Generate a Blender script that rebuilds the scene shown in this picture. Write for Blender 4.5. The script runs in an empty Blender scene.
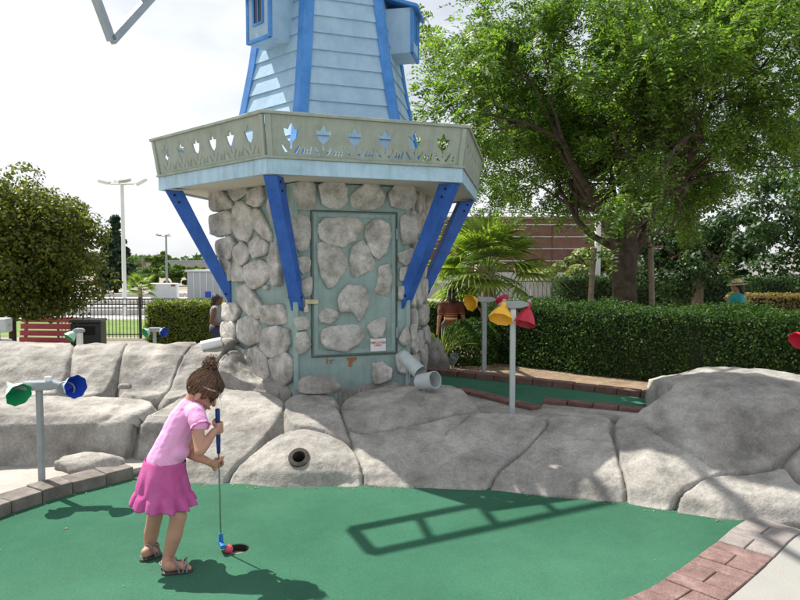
import bpy, bmesh, math, random
import numpy as np
from mathutils import Vector, Matrix, Euler
random.seed(7); RNG = np.random.default_rng(7)
R = math.radians
scene = bpy.context.scene
COL = scene.collection

# ---------------------------------------------------------------- camera, sky, sun, exposure
CAMH, FPX, PITCH = 1.55, 640.0, math.atan(34/640)
cd = bpy.data.cameras.new('camera'); cd.sensor_width = 36.0; cd.lens = 28.8
cd.clip_start = 0.05; cd.clip_end = 3000
cam = bpy.data.objects.new('camera', cd); COL.objects.link(cam)
cam.location = (0, 0, CAMH); cam.rotation_euler = (math.pi/2 - PITCH, 0, 0)
scene.camera = cam
SUN = Vector((-0.60, 0.44, 1.0)).normalized()
w = bpy.data.worlds.new('World'); scene.world = w; w.use_nodes = True
nt = w.node_tree; nt.nodes.clear()
out = nt.nodes.new('ShaderNodeOutputWorld'); bg = nt.nodes.new('ShaderNodeBackground')
sky = nt.nodes.new('ShaderNodeTexSky'); sky.sky_type = 'NISHITA'; sky.sun_disc = False
sky.sun_elevation = math.asin(SUN.z); sky.sun_rotation = math.atan2(SUN.x, SUN.y)
sky.air_density = 1.0; sky.dust_density = 2.0; sky.ozone_density = 1.5
# thin bright summer cloud all over the sky
tc = nt.nodes.new('ShaderNodeTexCoord'); nz = nt.nodes.new('ShaderNodeTexNoise')
mp = nt.nodes.new('ShaderNodeMapping'); mp.inputs['Scale'].default_value = (1, 1, 2.4)
mp.inputs['Location'].default_value = (0.3, 0.1, 0.25)
nz.inputs['Scale'].default_value = 1.6; nz.inputs['Detail'].default_value = 5; nz.inputs['Roughness'].default_value = 0.55
cr = nt.nodes.new('ShaderNodeValToRGB'); cr.color_ramp.elements[0].position = 0.44; cr.color_ramp.elements[1].position = 0.60
cr.color_ramp.elements[0].color = (0.5,)*3+(1,); cr.color_ramp.elements[1].color = (0.97,)*3+(1,)
mx = nt.nodes.new('ShaderNodeMix'); mx.data_type = 'RGBA'
mx.inputs['B'].default_value = (10.5, 10.8, 11.3, 1)
nt.links.new(tc.outputs['Generated'], mp.inputs[0]); nt.links.new(mp.outputs[0], nz.inputs['Vector'])
nt.links.new(nz.outputs['Fac'], cr.inputs[0]); nt.links.new(cr.outputs[0], mx.inputs['Factor'])
nt.links.new(sky.outputs[0], mx.inputs['A']); nt.links.new(mx.outputs['Result'], bg.inputs[0])
bg.inputs[1].default_value = 0.05
nt.links.new(bg.outputs[0], out.inputs[0])
sd = bpy.data.lights.new('sun', 'SUN'); sd.energy = 4.0; sd.angle = R(0.5); sd.color = (1, 0.95, 0.87)
so = bpy.data.objects.new('sun', sd); COL.objects.link(so)
so.rotation_euler = SUN.to_track_quat('Z', 'Y').to_euler()
scene.view_settings.view_transform = 'Standard'; scene.view_settings.look = 'None'
scene.view_settings.exposure = 1.0; scene.view_settings.gamma = 1; scene.view_settings.use_curve_mapping = False
try: scene.cycles.use_denoising = True; scene.cycles.max_bounces = 6
except Exception: pass

# ---------------------------------------------------------------- helpers
cP, sP = math.cos(PITCH), math.sin(PITCH)
def ray(x, y): return Vector((x-400, FPX*cP+(300-y)*sP, -FPX*sP+(300-y)*cP))
def P(x, y, Y):                     # point of the place seen at photo pixel x, y at depth Y
    d = ray(x, y); return Vector((0, 0, CAMH)) + d*(Y/d.y)
def G(x, y, h=0.0):                 # point on the level h
    d = ray(x, y); return Vector((0, 0, CAMH)) + d*((h-CAMH)/d.z)
def hashn(ix, iy, iz):
    n = (ix*374761393 + iy*668265263 + iz*2147483647) & 0xffffffff
    n = ((n ^ (n >> 13))*1274126177) & 0xffffffff
    return ((n ^ (n >> 16)) & 0xffff)/32767.5 - 1
def vnoise(p, s=1.0, seed=0):       # value noise in -1..1 on an (n, 3) array
    q = np.asarray(p, float)*s + seed*17.31; i = np.floor(q).astype(np.int64); f = q-i; f = f*f*(3-2*f)
    r = 0
    for dx in (0, 1):
        for dy in (0, 1):
            for dz in (0, 1):
                wt = (f[:, 0] if dx else 1-f[:, 0])*(f[:, 1] if dy else 1-f[:, 1])*(f[:, 2] if dz else 1-f[:, 2])
                r = r + wt*hashn(i[:, 0]+dx, i[:, 1]+dy, i[:, 2]+dz)
    return r
def fbm(p, s=1.0, o=3, seed=0):
    r = 0; a = 1.0
    for k in range(o): r = r + a*vnoise(p, s*2**k, seed+k); a *= 0.5
    return r
def sstep(a, b, x): t = np.clip((x-a)/(b-a), 0, 1); return t*t*(3-2*t)

def new_mesh(verts, faces, smooth=False):
    me = bpy.data.meshes.new('mesh'); me.from_pydata([tuple(v) for v in verts], [], [tuple(f) for f in faces]); me.update()
    if smooth: me.polygons.foreach_set('use_smooth', [True]*len(me.polygons))
    return me
def np_mesh(v, f, smooth=False):    # v (n,3), f (m,k) arrays
    me = bpy.data.meshes.new('mesh'); m, k = f.shape
    me.vertices.add(len(v)); me.vertices.foreach_set('co', np.ascontiguousarray(v, np.float32).ravel())
    me.loops.add(m*k); me.loops.foreach_set('vertex_index', np.ascontiguousarray(f, np.int32).ravel())
    me.polygons.add(m); me.polygons.foreach_set('loop_start', np.arange(0, m*k, k, dtype=np.int32))
    me.polygons.foreach_set('loop_total', np.full(m, k, np.int32))
    if smooth: me.polygons.foreach_set('use_smooth', np.ones(m, bool))
    me.update(calc_edges=True); me.validate(); return me
def obj(name, me, m=None, parent=None, loc=None, rotz=None):
    o = bpy.data.objects.new(name, me); COL.objects.link(o)
    if m is not None and me is not None and not me.materials: me.materials.append(m)
    if parent is not None: o.parent = parent
    if loc is not None: o.location = loc
    if rotz is not None: o.rotation_euler = (0, 0, rotz)
    return o
def tag(o, label=None, cat=None, group=None, kind=None):
    if label: o['label'] = label
    if cat: o['category'] = cat
    if group: o['group'] = group
    if kind: o['kind'] = kind
    return o
def thing(name, label, cat, loc=(0, 0, 0), rotz=0, group=None):
    o = obj(name, None, None, None, loc, rotz); o.empty_display_size = 0.1
    return tag(o, label, cat, group)

class MB:
    def __init__(s): s.v = []; s.f = []
    def add(s, v, f): n = len(s.v); s.v += [tuple(a) for a in v]; s.f += [tuple(i+n for i in q) for q in f]; return s
    def box(s, c, d, rz=0, M=None, taper=1.0):
        c = Vector(c); hx, hy, hz = d[0]/2, d[1]/2, d[2]/2; vs = []
        for z in (-1, 1):
            for x, y in ((-1, -1), (1, -1), (1, 1), (-1, 1)):
                t = taper if z > 0 else 1
                p = Vector((x*hx*t, y*hy*t, z*hz))
                if M is not None: p = M @ p
                elif rz: p = Matrix.Rotation(rz, 3, 'Z') @ p
                vs.append(c+p)
        return s.add(vs, [(3, 2, 1, 0), (4, 5, 6, 7), (0, 1, 5, 4), (1, 2, 6, 5), (2, 3, 7, 6), (3, 0, 4, 7)])
    def beam(s, a, b, wd, ht, up=(0, 0, 1)):
        a, b = Vector(a), Vector(b); z = (b-a); L = z.length; z.normalize()
        x = Vector(up).cross(z)
        if x.length < 1e-4: x = Vector((1, 0, 0))
        x.normalize(); y = z.cross(x)
        return s.box((a+b)/2, (wd, ht, L), M=Matrix((x, y, z)).transposed())
    def tube(s, pts, rad, n=8, cap=True):
        pts = [Vector(p) for p in pts]
        if not isinstance(rad, (list, tuple)): rad = [rad]*len(pts)
        vs = []; fs = []; prev = None
        for i, p in enumerate(pts):
            t = (pts[min(i+1, len(pts)-1)]-pts[max(i-1, 0)]).normalized()
            if prev is None:
                prev = t.orthogonal().normalized()
            x = (prev - t*prev.dot(t)).normalized(); prev = x; y = t.cross(x)
            for k in range(n):
                a = 2*math.pi*k/n; vs.append(p+(x*math.cos(a)+y*math.sin(a))*rad[i])
        for i in range(len(pts)-1):
            for k in range(n): fs.append((i*n+k, i*n+(k+1) % n, (i+1)*n+(k+1) % n, (i+1)*n+k))
        if cap: fs += [tuple(reversed(range(n))), tuple(range((len(pts)-1)*n, len(pts)*n))]
        return s.add(vs, fs)
    def lathe(s, prof, a, d, n=16, closed=False, wob=None):   # prof [(along, radius)], from a along d
        a = Vector(a); d = Vector(d).normalized(); x = d.orthogonal().normalized(); y = d.cross(x); vs = []; fs = []
        for i, (t, r) in enumerate(prof):
            for k in range(n):
                an = 2*math.pi*k/n; rr = r*(1+(wob(i, an) if wob else 0))
                vs.append(a+d*t+(x*math.cos(an)+y*math.sin(an))*rr)
        m = len(prof)
        for i in range(m-1+(1 if closed else 0)):
            j = (i+1) % m
            for k in range(n): fs.append((i*n+k, i*n+(k+1) % n, j*n+(k+1) % n, j*n+k))
        if not closed: fs += [tuple(reversed(range(n))), tuple(range((m-1)*n, m*n))]
        return s.add(vs, fs)
    def prism(s, poly, f3, t0, t1):   # poly 2-D, f3(u,v,w)->3-D
        n = len(poly)
        vs = [f3(u, v, t0) for u, v in poly]+[f3(u, v, t1) for u, v in poly]
        fs = [tuple(reversed(range(n))), tuple(range(n, 2*n))]+[(k, (k+1) % n, n+(k+1) % n, n+k) for k in range(n)]
        return s.add(vs, fs)
    def mesh(s, smooth=False, bevel=0, seg=1):
        me = new_mesh(s.v, s.f, smooth)
        bm = bmesh.new(); bm.from_mesh(me)
        bmesh.ops.recalc_face_normals(bm, faces=bm.faces)
        if bevel: bmesh.ops.bevel(bm, geom=[e for e in bm.edges if e.calc_face_angle(0) > 0.5], offset=bevel, segments=seg, profile=0.5, affect='EDGES', clamp_overlap=True)
        bm.to_mesh(me); bm.free()
        if smooth:
            me.polygons.foreach_set('use_smooth', [True]*len(me.polygons))
            try: me.set_sharp_from_angle(angle=R(40))
            except Exception: pass
        return me
    def build(s, name, m, parent=None, smooth=False, bevel=0, seg=1, loc=None, rotz=None):
        return obj(name, s.mesh(smooth, bevel, seg), m, parent, loc, rotz)
def rel(pts, o): return [Vector(p)-Vector(o) for p in pts]

def flat_fill(outer, holes, thick):   # 2-D outline with holes, filled and given thickness, centred on z=0
    cu = bpy.data.curves.new('c', 'CURVE'); cu.dimensions = '2D'; cu.fill_mode = 'BOTH'; cu.extrude = thick/2
    for poly in [outer]+holes:
        sp = cu.splines.new('POLY'); sp.points.add(len(poly)-1); sp.use_cyclic_u = True
        for q, (x, y) in zip(sp.points, poly): q.co = (x, y, 0, 1)
    t = bpy.data.objects.new('t', cu); COL.objects.link(t)
    dg = bpy.context.evaluated_depsgraph_get(); dg.update()
    me = bpy.data.meshes.new_from_object(t.evaluated_get(dg))
    bpy.data.objects.remove(t); bpy.data.curves.remove(cu)
    bm = bmesh.new(); bm.from_mesh(me); bmesh.ops.remove_doubles(bm, verts=bm.verts, dist=1e-5)
    bmesh.ops.recalc_face_normals(bm, faces=bm.faces); bm.to_mesh(me); bm.free()
    return me
def xform(me, M): me.transform(M); me.update(); return me
def text_mesh(body, size, depth=0.001, align='CENTER'):
    cu = bpy.data.curves.new('t', 'FONT'); cu.body = body; cu.size = size; cu.align_x = align; cu.align_y = 'CENTER'
    cu.extrude = depth; cu.space_line = 0.85; cu.offset = size*0.018
    t = bpy.data.objects.new('t', cu); COL.objects.link(t)
    dg = bpy.context.evaluated_depsgraph_get(); dg.update()
    me = bpy.data.meshes.new_from_object(t.evaluated_get(dg))
    bpy.data.objects.remove(t); bpy.data.curves.remove(cu); return me
def chaikin(poly, it=2, w=.25):
    for _ in range(it):
        q = []
        for i in range(len(poly)):
            a, b = poly[i], poly[(i+1) % len(poly)]
            q += [tuple(a[k]*(1-w)+b[k]*w for k in range(len(a))), tuple(a[k]*w+b[k]*(1-w) for k in range(len(a)))]
        poly = q
    return poly

# body helper: union of tapered capsules and ellipsoids, remeshed into one smooth surface
def blob(parts, vox=0.006, smooth=6):
    bm = bmesh.new()
    for p in parts:
        if p[0] == 'c':
            a, ra, b, rb = Vector(p[1]), p[2], Vector(p[3]), p[4]; d = b-a; L = max(d.length, 1e-4); d.normalize()
            prof = []
            for k in range(0, 6): t = math.pi/2*k/5; prof.append((-ra*math.cos(t), max(ra*math.sin(t), 1e-4)))
            for k in range(0, 6): t = math.pi/2*k/5; prof.append((L+rb*math.sin(t), max(rb*math.cos(t), 1e-4)))
            m = MB().lathe(prof, a, d, 14)
            vs = [bm.verts.new(v) for v in m.v]
            for f in m.f: bm.faces.new([vs[i] for i in f])
        else:
            c, rad = Vector(p[1]), p[2]; M = p[3] if len(p) > 3 else Matrix.Identity(3)
            r = bmesh.ops.create_icosphere(bm, subdivisions=3, radius=1)
            for v in r['verts']: v.co = c + M @ Vector((v.co.x*rad[0], v.co.y*rad[1], v.co.z*rad[2]))
    bmesh.ops.recalc_face_normals(bm, faces=bm.faces)
    me = bpy.data.meshes.new('b'); bm.to_mesh(me); bm.free()
    o = bpy.data.objects.new('b', me); COL.objects.link(o)
    m = o.modifiers.new('r', 'REMESH'); m.mode = 'VOXEL'; m.voxel_size = vox
    m2 = o.modifiers.new('s', 'SMOOTH'); m2.factor = 0.5; m2.iterations = smooth
    dg = bpy.context.evaluated_depsgraph_get(); dg.update()
    r = bpy.data.meshes.new_from_object(o.evaluated_get(dg))
    bpy.data.objects.remove(o); bpy.data.meshes.remove(me)
    r.polygons.foreach_set('use_smooth', [True]*len(r.polygons)); return r
def displace(me, amp, sc, seed=0, o=2):
    n = len(me.vertices); v = np.zeros(n*3, np.float32); me.vertices.foreach_get('co', v); v = v.reshape(-1, 3)
    nn = np.zeros(n*3, np.float32); me.vertices.foreach_get('normal', nn); nn = nn.reshape(-1, 3)
    v = v + nn*(fbm(v, sc, o, seed)*amp)[:, None]
    me.vertices.foreach_set('co', v.astype(np.float32).ravel()); me.update(); return me

# ---------------------------------------------------------------- materials
MATS = {}
def mat(name, c1, c2=None, sc=6.0, rough=0.7, bump=0.0, bsc=60.0, c3=None, spec=0.4, dirt=0.0, dsc=2.0, metal=0.0, fine=0.0, fsc=200.0, streak=0.0, ssc=9.0):
    if name in MATS: return MATS[name]
    m = bpy.data.materials.new(name); m.use_nodes = True; t = m.node_tree; b = t.nodes['Principled BSDF']; MATS[name] = m
    L = t.links.new; N = t.nodes.new
    b.inputs['Roughness'].default_value = rough; b.inputs['Metallic'].default_value = metal
    b.inputs['Specular IOR Level'].default_value = spec
    tc = N('ShaderNodeTexCoord'); oi = N('ShaderNodeObjectInfo'); ad = N('ShaderNodeVectorMath'); ad.operation = 'ADD'
    ml = N('ShaderNodeMath'); ml.operation = 'MULTIPLY'; ml.inputs[1].default_value = 37.0
    L(oi.outputs['Random'], ml.inputs[0]); L(tc.outputs['Object'], ad.inputs[0]); L(ml.outputs[0], ad.inputs[1])
    vec = ad.outputs[0]
    n1 = N('ShaderNodeTexNoise'); n1.inputs['Scale'].default_value = sc; n1.inputs['Detail'].default_value = 6; n1.inputs['Roughness'].default_value = 0.62
    L(vec, n1.inputs['Vector'])
    r1 = N('ShaderNodeValToRGB'); e = r1.color_ramp.elements
    e[0].position = 0.33; e[1].position = 0.67; e[0].color = (*c1, 1); e[1].color = (*(c2 or c1), 1)
    if c3: x = e.new(0.52); x.color = (*c3, 1)
    L(n1.outputs['Fac'], r1.inputs[0]); col = r1.outputs[0]
    if dirt:
        n3 = N('ShaderNodeTexNoise'); n3.inputs['Scale'].default_value = dsc; n3.inputs['Detail'].default_value = 8; n3.inputs['Roughness'].default_value = 0.7
        L(vec, n3.inputs['Vector']); r3 = N('ShaderNodeValToRGB'); r3.color_ramp.elements[0].position = 0.42; r3.color_ramp.elements[1].position = 0.72
        r3.color_ramp.elements[0].color = (1, 1, 1, 1); r3.color_ramp.elements[1].color = (1-dirt, 1-dirt, 1-dirt*1.05, 1)
        L(n3.outputs['Fac'], r3.inputs[0])
        mm = N('ShaderNodeMix'); mm.data_type = 'RGBA'; mm.blend_type = 'MULTIPLY'; mm.inputs['Factor'].default_value = 1
        L(col, mm.inputs['A']); L(r3.outputs[0], mm.inputs['B']); col = mm.outputs['Result']
    if streak:                                   # rain streaks and runs
        mp2 = N('ShaderNodeMapping'); mp2.inputs['Scale'].default_value = (ssc, ssc, ssc*.09); L(vec, mp2.inputs[0])
        n5 = N('ShaderNodeTexNoise'); n5.inputs['Scale'].default_value = 1; n5.inputs['Detail'].default_value = 7; n5.inputs['Roughness'].default_value = 0.7
        L(mp2.outputs[0], n5.inputs['Vector']); r5 = N('ShaderNodeValToRGB'); r5.color_ramp.elements[0].position = 0.47; r5.color_ramp.elements[1].position = 0.75
        r5.color_ramp.elements[0].color = (1, 1, 1, 1); r5.color_ramp.elements[1].color = (1-streak, 1-streak*1.02, 1-streak*1.08, 1); L(n5.outputs['Fac'], r5.inputs[0])
        m5 = N('ShaderNodeMix'); m5.data_type = 'RGBA'; m5.blend_type = 'MULTIPLY'; m5.inputs['Factor'].default_value = 1
        L(col, m5.inputs['A']); L(r5.outputs[0], m5.inputs['B']); col = m5.outputs['Result']
    if fine:
        n4 = N('ShaderNodeTexNoise'); n4.inputs['Scale'].default_value = fsc; n4.inputs['Detail'].default_value = 2
        L(vec, n4.inputs['Vector']); r4 = N('ShaderNodeValToRGB'); r4.color_ramp.elements[0].position = 0.35; r4.color_ramp.elements[1].position = 0.65
        r4.color_ramp.elements[0].color = (1-fine,)*3+(1,); r4.color_ramp.elements[1].color = (1+fine*.4,)*3+(1,)
        L(n4.outputs['Fac'], r4.inputs[0])
        m4 = N('ShaderNodeMix'); m4.data_type = 'RGBA'; m4.blend_type = 'MULTIPLY'; m4.inputs['Factor'].default_value = 1
        L(col, m4.inputs['A']); L(r4.outputs[0], m4.inputs['B']); col = m4.outputs['Result']
    L(col, b.inputs['Base Color'])
    if bump:
        n2 = N('ShaderNodeTexNoise'); n2.inputs['Scale'].default_value = bsc; n2.inputs['Detail'].default_value = 5; n2.inputs['Roughness'].default_value = 0.65
        L(vec, n2.inputs['Vector']); bp = N('ShaderNodeBump'); bp.inputs['Strength'].default_value = bump; bp.inputs['Distance'].default_value = 0.01
        L(n2.outputs['Fac'], bp.inputs['Height']); L(bp.outputs[0], b.inputs['Normal'])
    return m
def leafmat(name, cols, trans=0.45, rough=0.5, spec=0.35):
    if name in MATS: return MATS[name]
    m = bpy.data.materials.new(name); m.use_nodes = True; t = m.node_tree; MATS[name] = m
    L = t.links.new; N = t.nodes.new; b = t.nodes['Principled BSDF']; o = t.nodes['Material Output']
    g = N('ShaderNodeNewGeometry'); r = N('ShaderNodeValToRGB'); e = r.color_ramp.elements
    e[0].position = 0; e[0].color = (*cols[0], 1); e[1].position = 1; e[1].color = (*cols[-1], 1)
    for i, c in enumerate(cols[1:-1]): x = e.new((i+1)/(len(cols)-1)); x.color = (*c, 1)
    L(g.outputs['Random Per Island'], r.inputs[0]); L(r.outputs[0], b.inputs['Base Color'])
    b.inputs['Roughness'].default_value = rough; b.inputs['Specular IOR Level'].default_value = spec
    tr = N('ShaderNodeBsdfTranslucent'); mm = N('ShaderNodeMix'); mm.data_type = 'RGBA'; mm.blend_type = 'MULTIPLY'; mm.inputs['Factor'].default_value = 1
    mm.inputs['B'].default_value = (1.5, 1.55, 0.6, 1); L(r.outputs[0], mm.inputs['A']); L(mm.outputs['Result'], tr.inputs[0])
    ms = N('ShaderNodeMixShader'); ms.inputs[0].default_value = trans
    L(b.outputs[0], ms.inputs[1]); L(tr.outputs[0], ms.inputs[2]); L(ms.outputs[0], o.inputs['Surface'])
    return m

M_rock = mat('sculpted_rock', (0.25, 0.235, 0.22), (0.47, 0.445, 0.405), 2.2, 0.9, 0.7, 36, c3=(0.385, 0.365, 0.335), spec=0.2, dirt=0.42, dsc=4.2, fine=0.14, fsc=60, streak=0.30, ssc=6)
M_stone = mat('tower_stone', (0.38, 0.36, 0.33), (0.71, 0.69, 0.65), 5, 0.92, 0.8, 16, c3=(0.57, 0.55, 0.515), spec=0.15, dirt=0.5, dsc=9, fine=0.12, fsc=55)
M_wall = mat('grey_green_paint', (0.27, 0.385, 0.37), (0.34, 0.455, 0.43), 5, 0.6, 0.25, 50, spec=0.35, dirt=0.3, dsc=2.6, streak=0.25, ssc=16)
M_door = mat('door_paint', (0.26, 0.375, 0.355), (0.32, 0.435, 0.41), 4, 0.55, 0.2, 60, spec=0.35, dirt=0.3, dsc=3, streak=0.2, ssc=14)
M_rail = mat('rail_paint', (0.32, 0.375, 0.325), (0.38, 0.43, 0.37), 5, 0.65, 0.25, 60, dirt=0.22, dsc=4, streak=0.22, ssc=14)
M_siding = mat('pale_blue_siding', (0.30, 0.47, 0.64), (0.38, 0.56, 0.71), 4, 0.6, 0.3, 45, dirt=0.13, dsc=3.5, streak=0.12, ssc=12)
M_fascia = mat('fascia_blue', (0.40, 0.60, 0.75), (0.46, 0.66, 0.79), 5, 0.55, 0.2, 50, dirt=0.25, dsc=4, streak=0.25, ssc=12)
M_blue = mat('strong_blue_paint', (0.022, 0.11, 0.48), (0.036, 0.155, 0.56), 5, 0.55, 0.25, 40, dirt=0.3, dsc=7, streak=0.25, ssc=20)
M_tblue = mat('trim_blue_paint', (0.05, 0.23, 0.62), (0.08, 0.28, 0.68), 5, 0.55, 0.2, 40, dirt=0.25, dsc=7, streak=0.2, ssc=18)
M_cream = mat('soffit_cream', (0.60, 0.58, 0.50), (0.68, 0.65, 0.57), 3, 0.7, 0.1, 40, dirt=0.2, dsc=3)
M_turf = mat('green_turf', (0.046, 0.158, 0.095), (0.070, 0.205, 0.127), 1.1, 0.95, 0.8, 300, c3=(0.058, 0.182, 0.112), spec=0.1, dirt=0.22, dsc=0.9, fine=0.22, fsc=240, streak=0.0)
M_brick = mat('pink_paver', (0.20, 0.125, 0.115), (0.36, 0.25, 0.225), 9, 0.9, 0.9, 110, c3=(0.28, 0.18, 0.165), spec=0.2, dirt=0.25, dsc=8, fine=0.25, fsc=160)
M_brickg = mat('grey_paver', (0.26, 0.235, 0.22), (0.38, 0.34, 0.32), 9, 0.9, 0.7, 120, spec=0.2, dirt=0.25, dsc=8, fine=0.25, fsc=160)
M_dbrick = mat('dark_red_paver', (0.15, 0.085, 0.075), (0.25, 0.145, 0.125), 9, 0.9, 0.7, 120, spec=0.2, dirt=0.3, dsc=8, fine=0.25, fsc=160)
M_kerb = mat('kerb_concrete', (0.16, 0.14, 0.125), (0.30, 0.27, 0.245), 7, 0.9, 0.6, 80, spec=0.2, dirt=0.35, dsc=5, fine=0.2)
M_pave = mat('pale_concrete', (0.30, 0.295, 0.275), (0.37, 0.365, 0.34), 3, 0.88, 0.5, 160, spec=0.25, dirt=0.10, dsc=3, fine=0.12, fsc=260)
M_ground = mat('dry_ground', (0.26, 0.23, 0.18), (0.36, 0.33, 0.27), 0.4, 0.95, 0.5, 14, spec=0.1, dirt=0.3, dsc=0.9)
M_soil = mat('bark_soil', (0.20, 0.14, 0.09), (0.33, 0.25, 0.18), 14, 0.95, 0.9, 60, spec=0.1, dirt=0.3, dsc=4)
M_grey = mat('grey_metal', (0.27, 0.30, 0.31), (0.33, 0.36, 0.37), 7, 0.45, 0.05, 60, spec=0.5, dirt=0.15, dsc=6)
M_pvc = mat('grey_plastic', (0.42, 0.47, 0.48), (0.50, 0.54, 0.54), 7, 0.45, 0.05, 60, spec=0.5, dirt=0.15, dsc=6)
M_white = mat('white_paint', (0.72, 0.73, 0.72), (0.80, 0.80, 0.79), 4, 0.5, 0.04, 60)
M_black = mat('black_metal', (0.018, 0.018, 0.02), (0.03, 0.03, 0.032), 6, 0.45, 0.05, 60)
M_dark = mat('dark_inside', (0.01, 0.01, 0.01), (0.02, 0.02, 0.018), 6, 0.9)
M_bark = mat('tree_bark', (0.055, 0.042, 0.032), (0.12, 0.095, 0.075), 9, 0.95, 1.0, 30, spec=0.1)
M_bark2 = mat('pale_bark', (0.20, 0.16, 0.12), (0.32, 0.27, 0.21), 9, 0.95, 0.8, 30, spec=0.1)

print('helpers ok')
# ================================================================ THE SETTING
def gh(X, Y):        # level of the land behind the course
    X = np.asarray(X, float); Y = np.asarray(Y, float)
    low = -0.5 - 0.45*sstep(2.0, -3.0, X)
    t = sstep(8.5, 17.0, Y)
    far = sstep(30, 60, Y)
    return -0.04 + t*(low+0.04) + far*(-0.95-low)*t
def ghf(X, Y): return float(gh(X, Y))
gx = np.concatenate([[-2500, -800, -300, -150, -90], np.linspace(-60, 60, 61), [90, 150, 300, 800, 2500]])
gy = np.concatenate([[-60, -20, -8, 0, 4, 7], np.linspace(8, 40, 40), [45, 50, 60, 75, 100, 150, 250, 500, 1000, 2600]])
XX, YY = np.meshgrid(gx, gy); ZZ = gh(XX, YY)
v = np.stack([XX, YY, ZZ], -1).reshape(-1, 3); nx = len(gx)
ii = np.arange((len(gy)-1)*nx).reshape(len(gy)-1, nx)[:, :-1].ravel()
f = np.stack([ii, ii+1, ii+nx+1, ii+nx], 1)
tag(obj('ground', np_mesh(v, f, True), M_ground), 'pale dry ground stretching behind the course', 'ground', kind='structure')

def poly_sheet(name, poly, z, m, thick=0.03, holes=(), label=None, cat=None):
    me = flat_fill([(p[0], p[1]) for p in poly], list(holes), thick)
    xform(me, Matrix.Translation((0, 0, z-thick/2)))
    return tag(obj(name, me, m), label, cat, kind='structure')

# --- outline of the putting green: kerb on the left, rocks behind, bricks on the right
kerb_in = [G(134, 478), G(100, 487), G(60, 497), G(0, 517), Vector((-2.72, 3.3, 0)), Vector((-2.6, 2.6, 0)), Vector((-2.0, 2.0, 0)), Vector((-1.0, 1.75, 0))]
brick_in = [G(752, 517), G(735, 527), G(720, 540), G(692, 561), G(657, 585), G(627, 600), Vector((0.62, 2.68, 0)), Vector((0.1, 2.4, 0)), Vector((-0.4, 2.12, 0)), Vector((-1.0, 1.75, 0))]
def resample(pts, step):
    pts = [Vector(p) for p in pts]; q = [Vector(p[:]) for p in chaikin_open([tuple(p) for p in pts], 2)]
    out = [q[0]]; acc = 0
    for a, b in zip(q[:-1], q[1:]):
        L = (b-a).length; t = step-acc
        while t <= L and L > 0: out.append(a+(b-a)*(t/L)); t += step
        acc = (acc+L) % step
    return out
def chaikin_open(p, it):
    for _ in range(it):
        q = [p[0]]
        for a, b in zip(p[:-1], p[1:]):
            q += [tuple(a[k]*.75+b[k]*.25 for k in range(3)), tuple(a[k]*.25+b[k]*.75 for k in range(3))]
        p = q+[p[-1]]
    return p
kin = chaikin_open([tuple(p) for p in kerb_in], 2); bin_ = chaikin_open([tuple(p) for p in brick_in], 2)
HOLE = G(237.5, 548.5); HR = 0.064
cup_ring = [(HOLE.x+HR*math.cos(a), HOLE.y+HR*math.sin(a)) for a in np.linspace(0, 2*math.pi, 25)[:-1]]
green_poly = [(p[0], p[1]) for p in kin[:-1]]+[(p[0], p[1]) for p in reversed(bin_)]+[(2.2, 4.6), (0.8, 4.9), (-0.6, 4.95), (-1.7, 5.0)]
poly_sheet('putting_green', green_poly, 0.0, M_turf, 0.03, [cup_ring], 'green artificial turf of the near putting green', 'green')
cupm = MB().lathe([(0.0, HR+0.002), (0.0, HR-0.004), (-0.12, HR-0.006), (-0.121, 0.001), (-0.126, 0.001), (-0.126, HR+0.002)], (HOLE.x, HOLE.y, -0.004), (0, 0, 1), 24, closed=True)
tag(obj('cup', cupm.mesh(True), mat('cup_liner', (0.008, 0.010, 0.008), (0.022, 0.02, 0.016), 8, 0.8)), 'dark round cup sunk into the green beside the pink ball', 'golf hole')

# --- pale concrete pavement right of the bricks, and behind the camera
brick_out = []
for i, p in enumerate(bin_):
    a = Vector(bin_[max(i-1, 0)]); b = Vector(bin_[min(i+1, len(bin_)-1)]); t = (b-a).normalized(); brick_out.append(Vector(p)+Vector((-t.y, t.x, 0))*0.288)
po = [(p.x, p.y) for p in brick_out]
poly_sheet('pavement', po+[(-2.2, 1.2), (-3.4, 2.2), (-6, 2.2), (-6, -4), (7, -4), (7, 4.0), (3.2, 4.1)], 0.004, M_pave, 0.04, (), 'pale concrete walk beside the pink brick edging', 'pavement')
# mortar bed under the bricks
bed = poly_sheet('brick_edging', [(p[0], p[1]) for p in bin_]+[(p.x, p.y) for p in reversed(brick_out)], -0.012, mat('mortar', (0.10, 0.085, 0.075), (0.16, 0.14, 0.12), 20, 0.95, 0.5, 80), 0.03, (), 'band of pink and grey pavers edging the green', 'brick edging')
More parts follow.
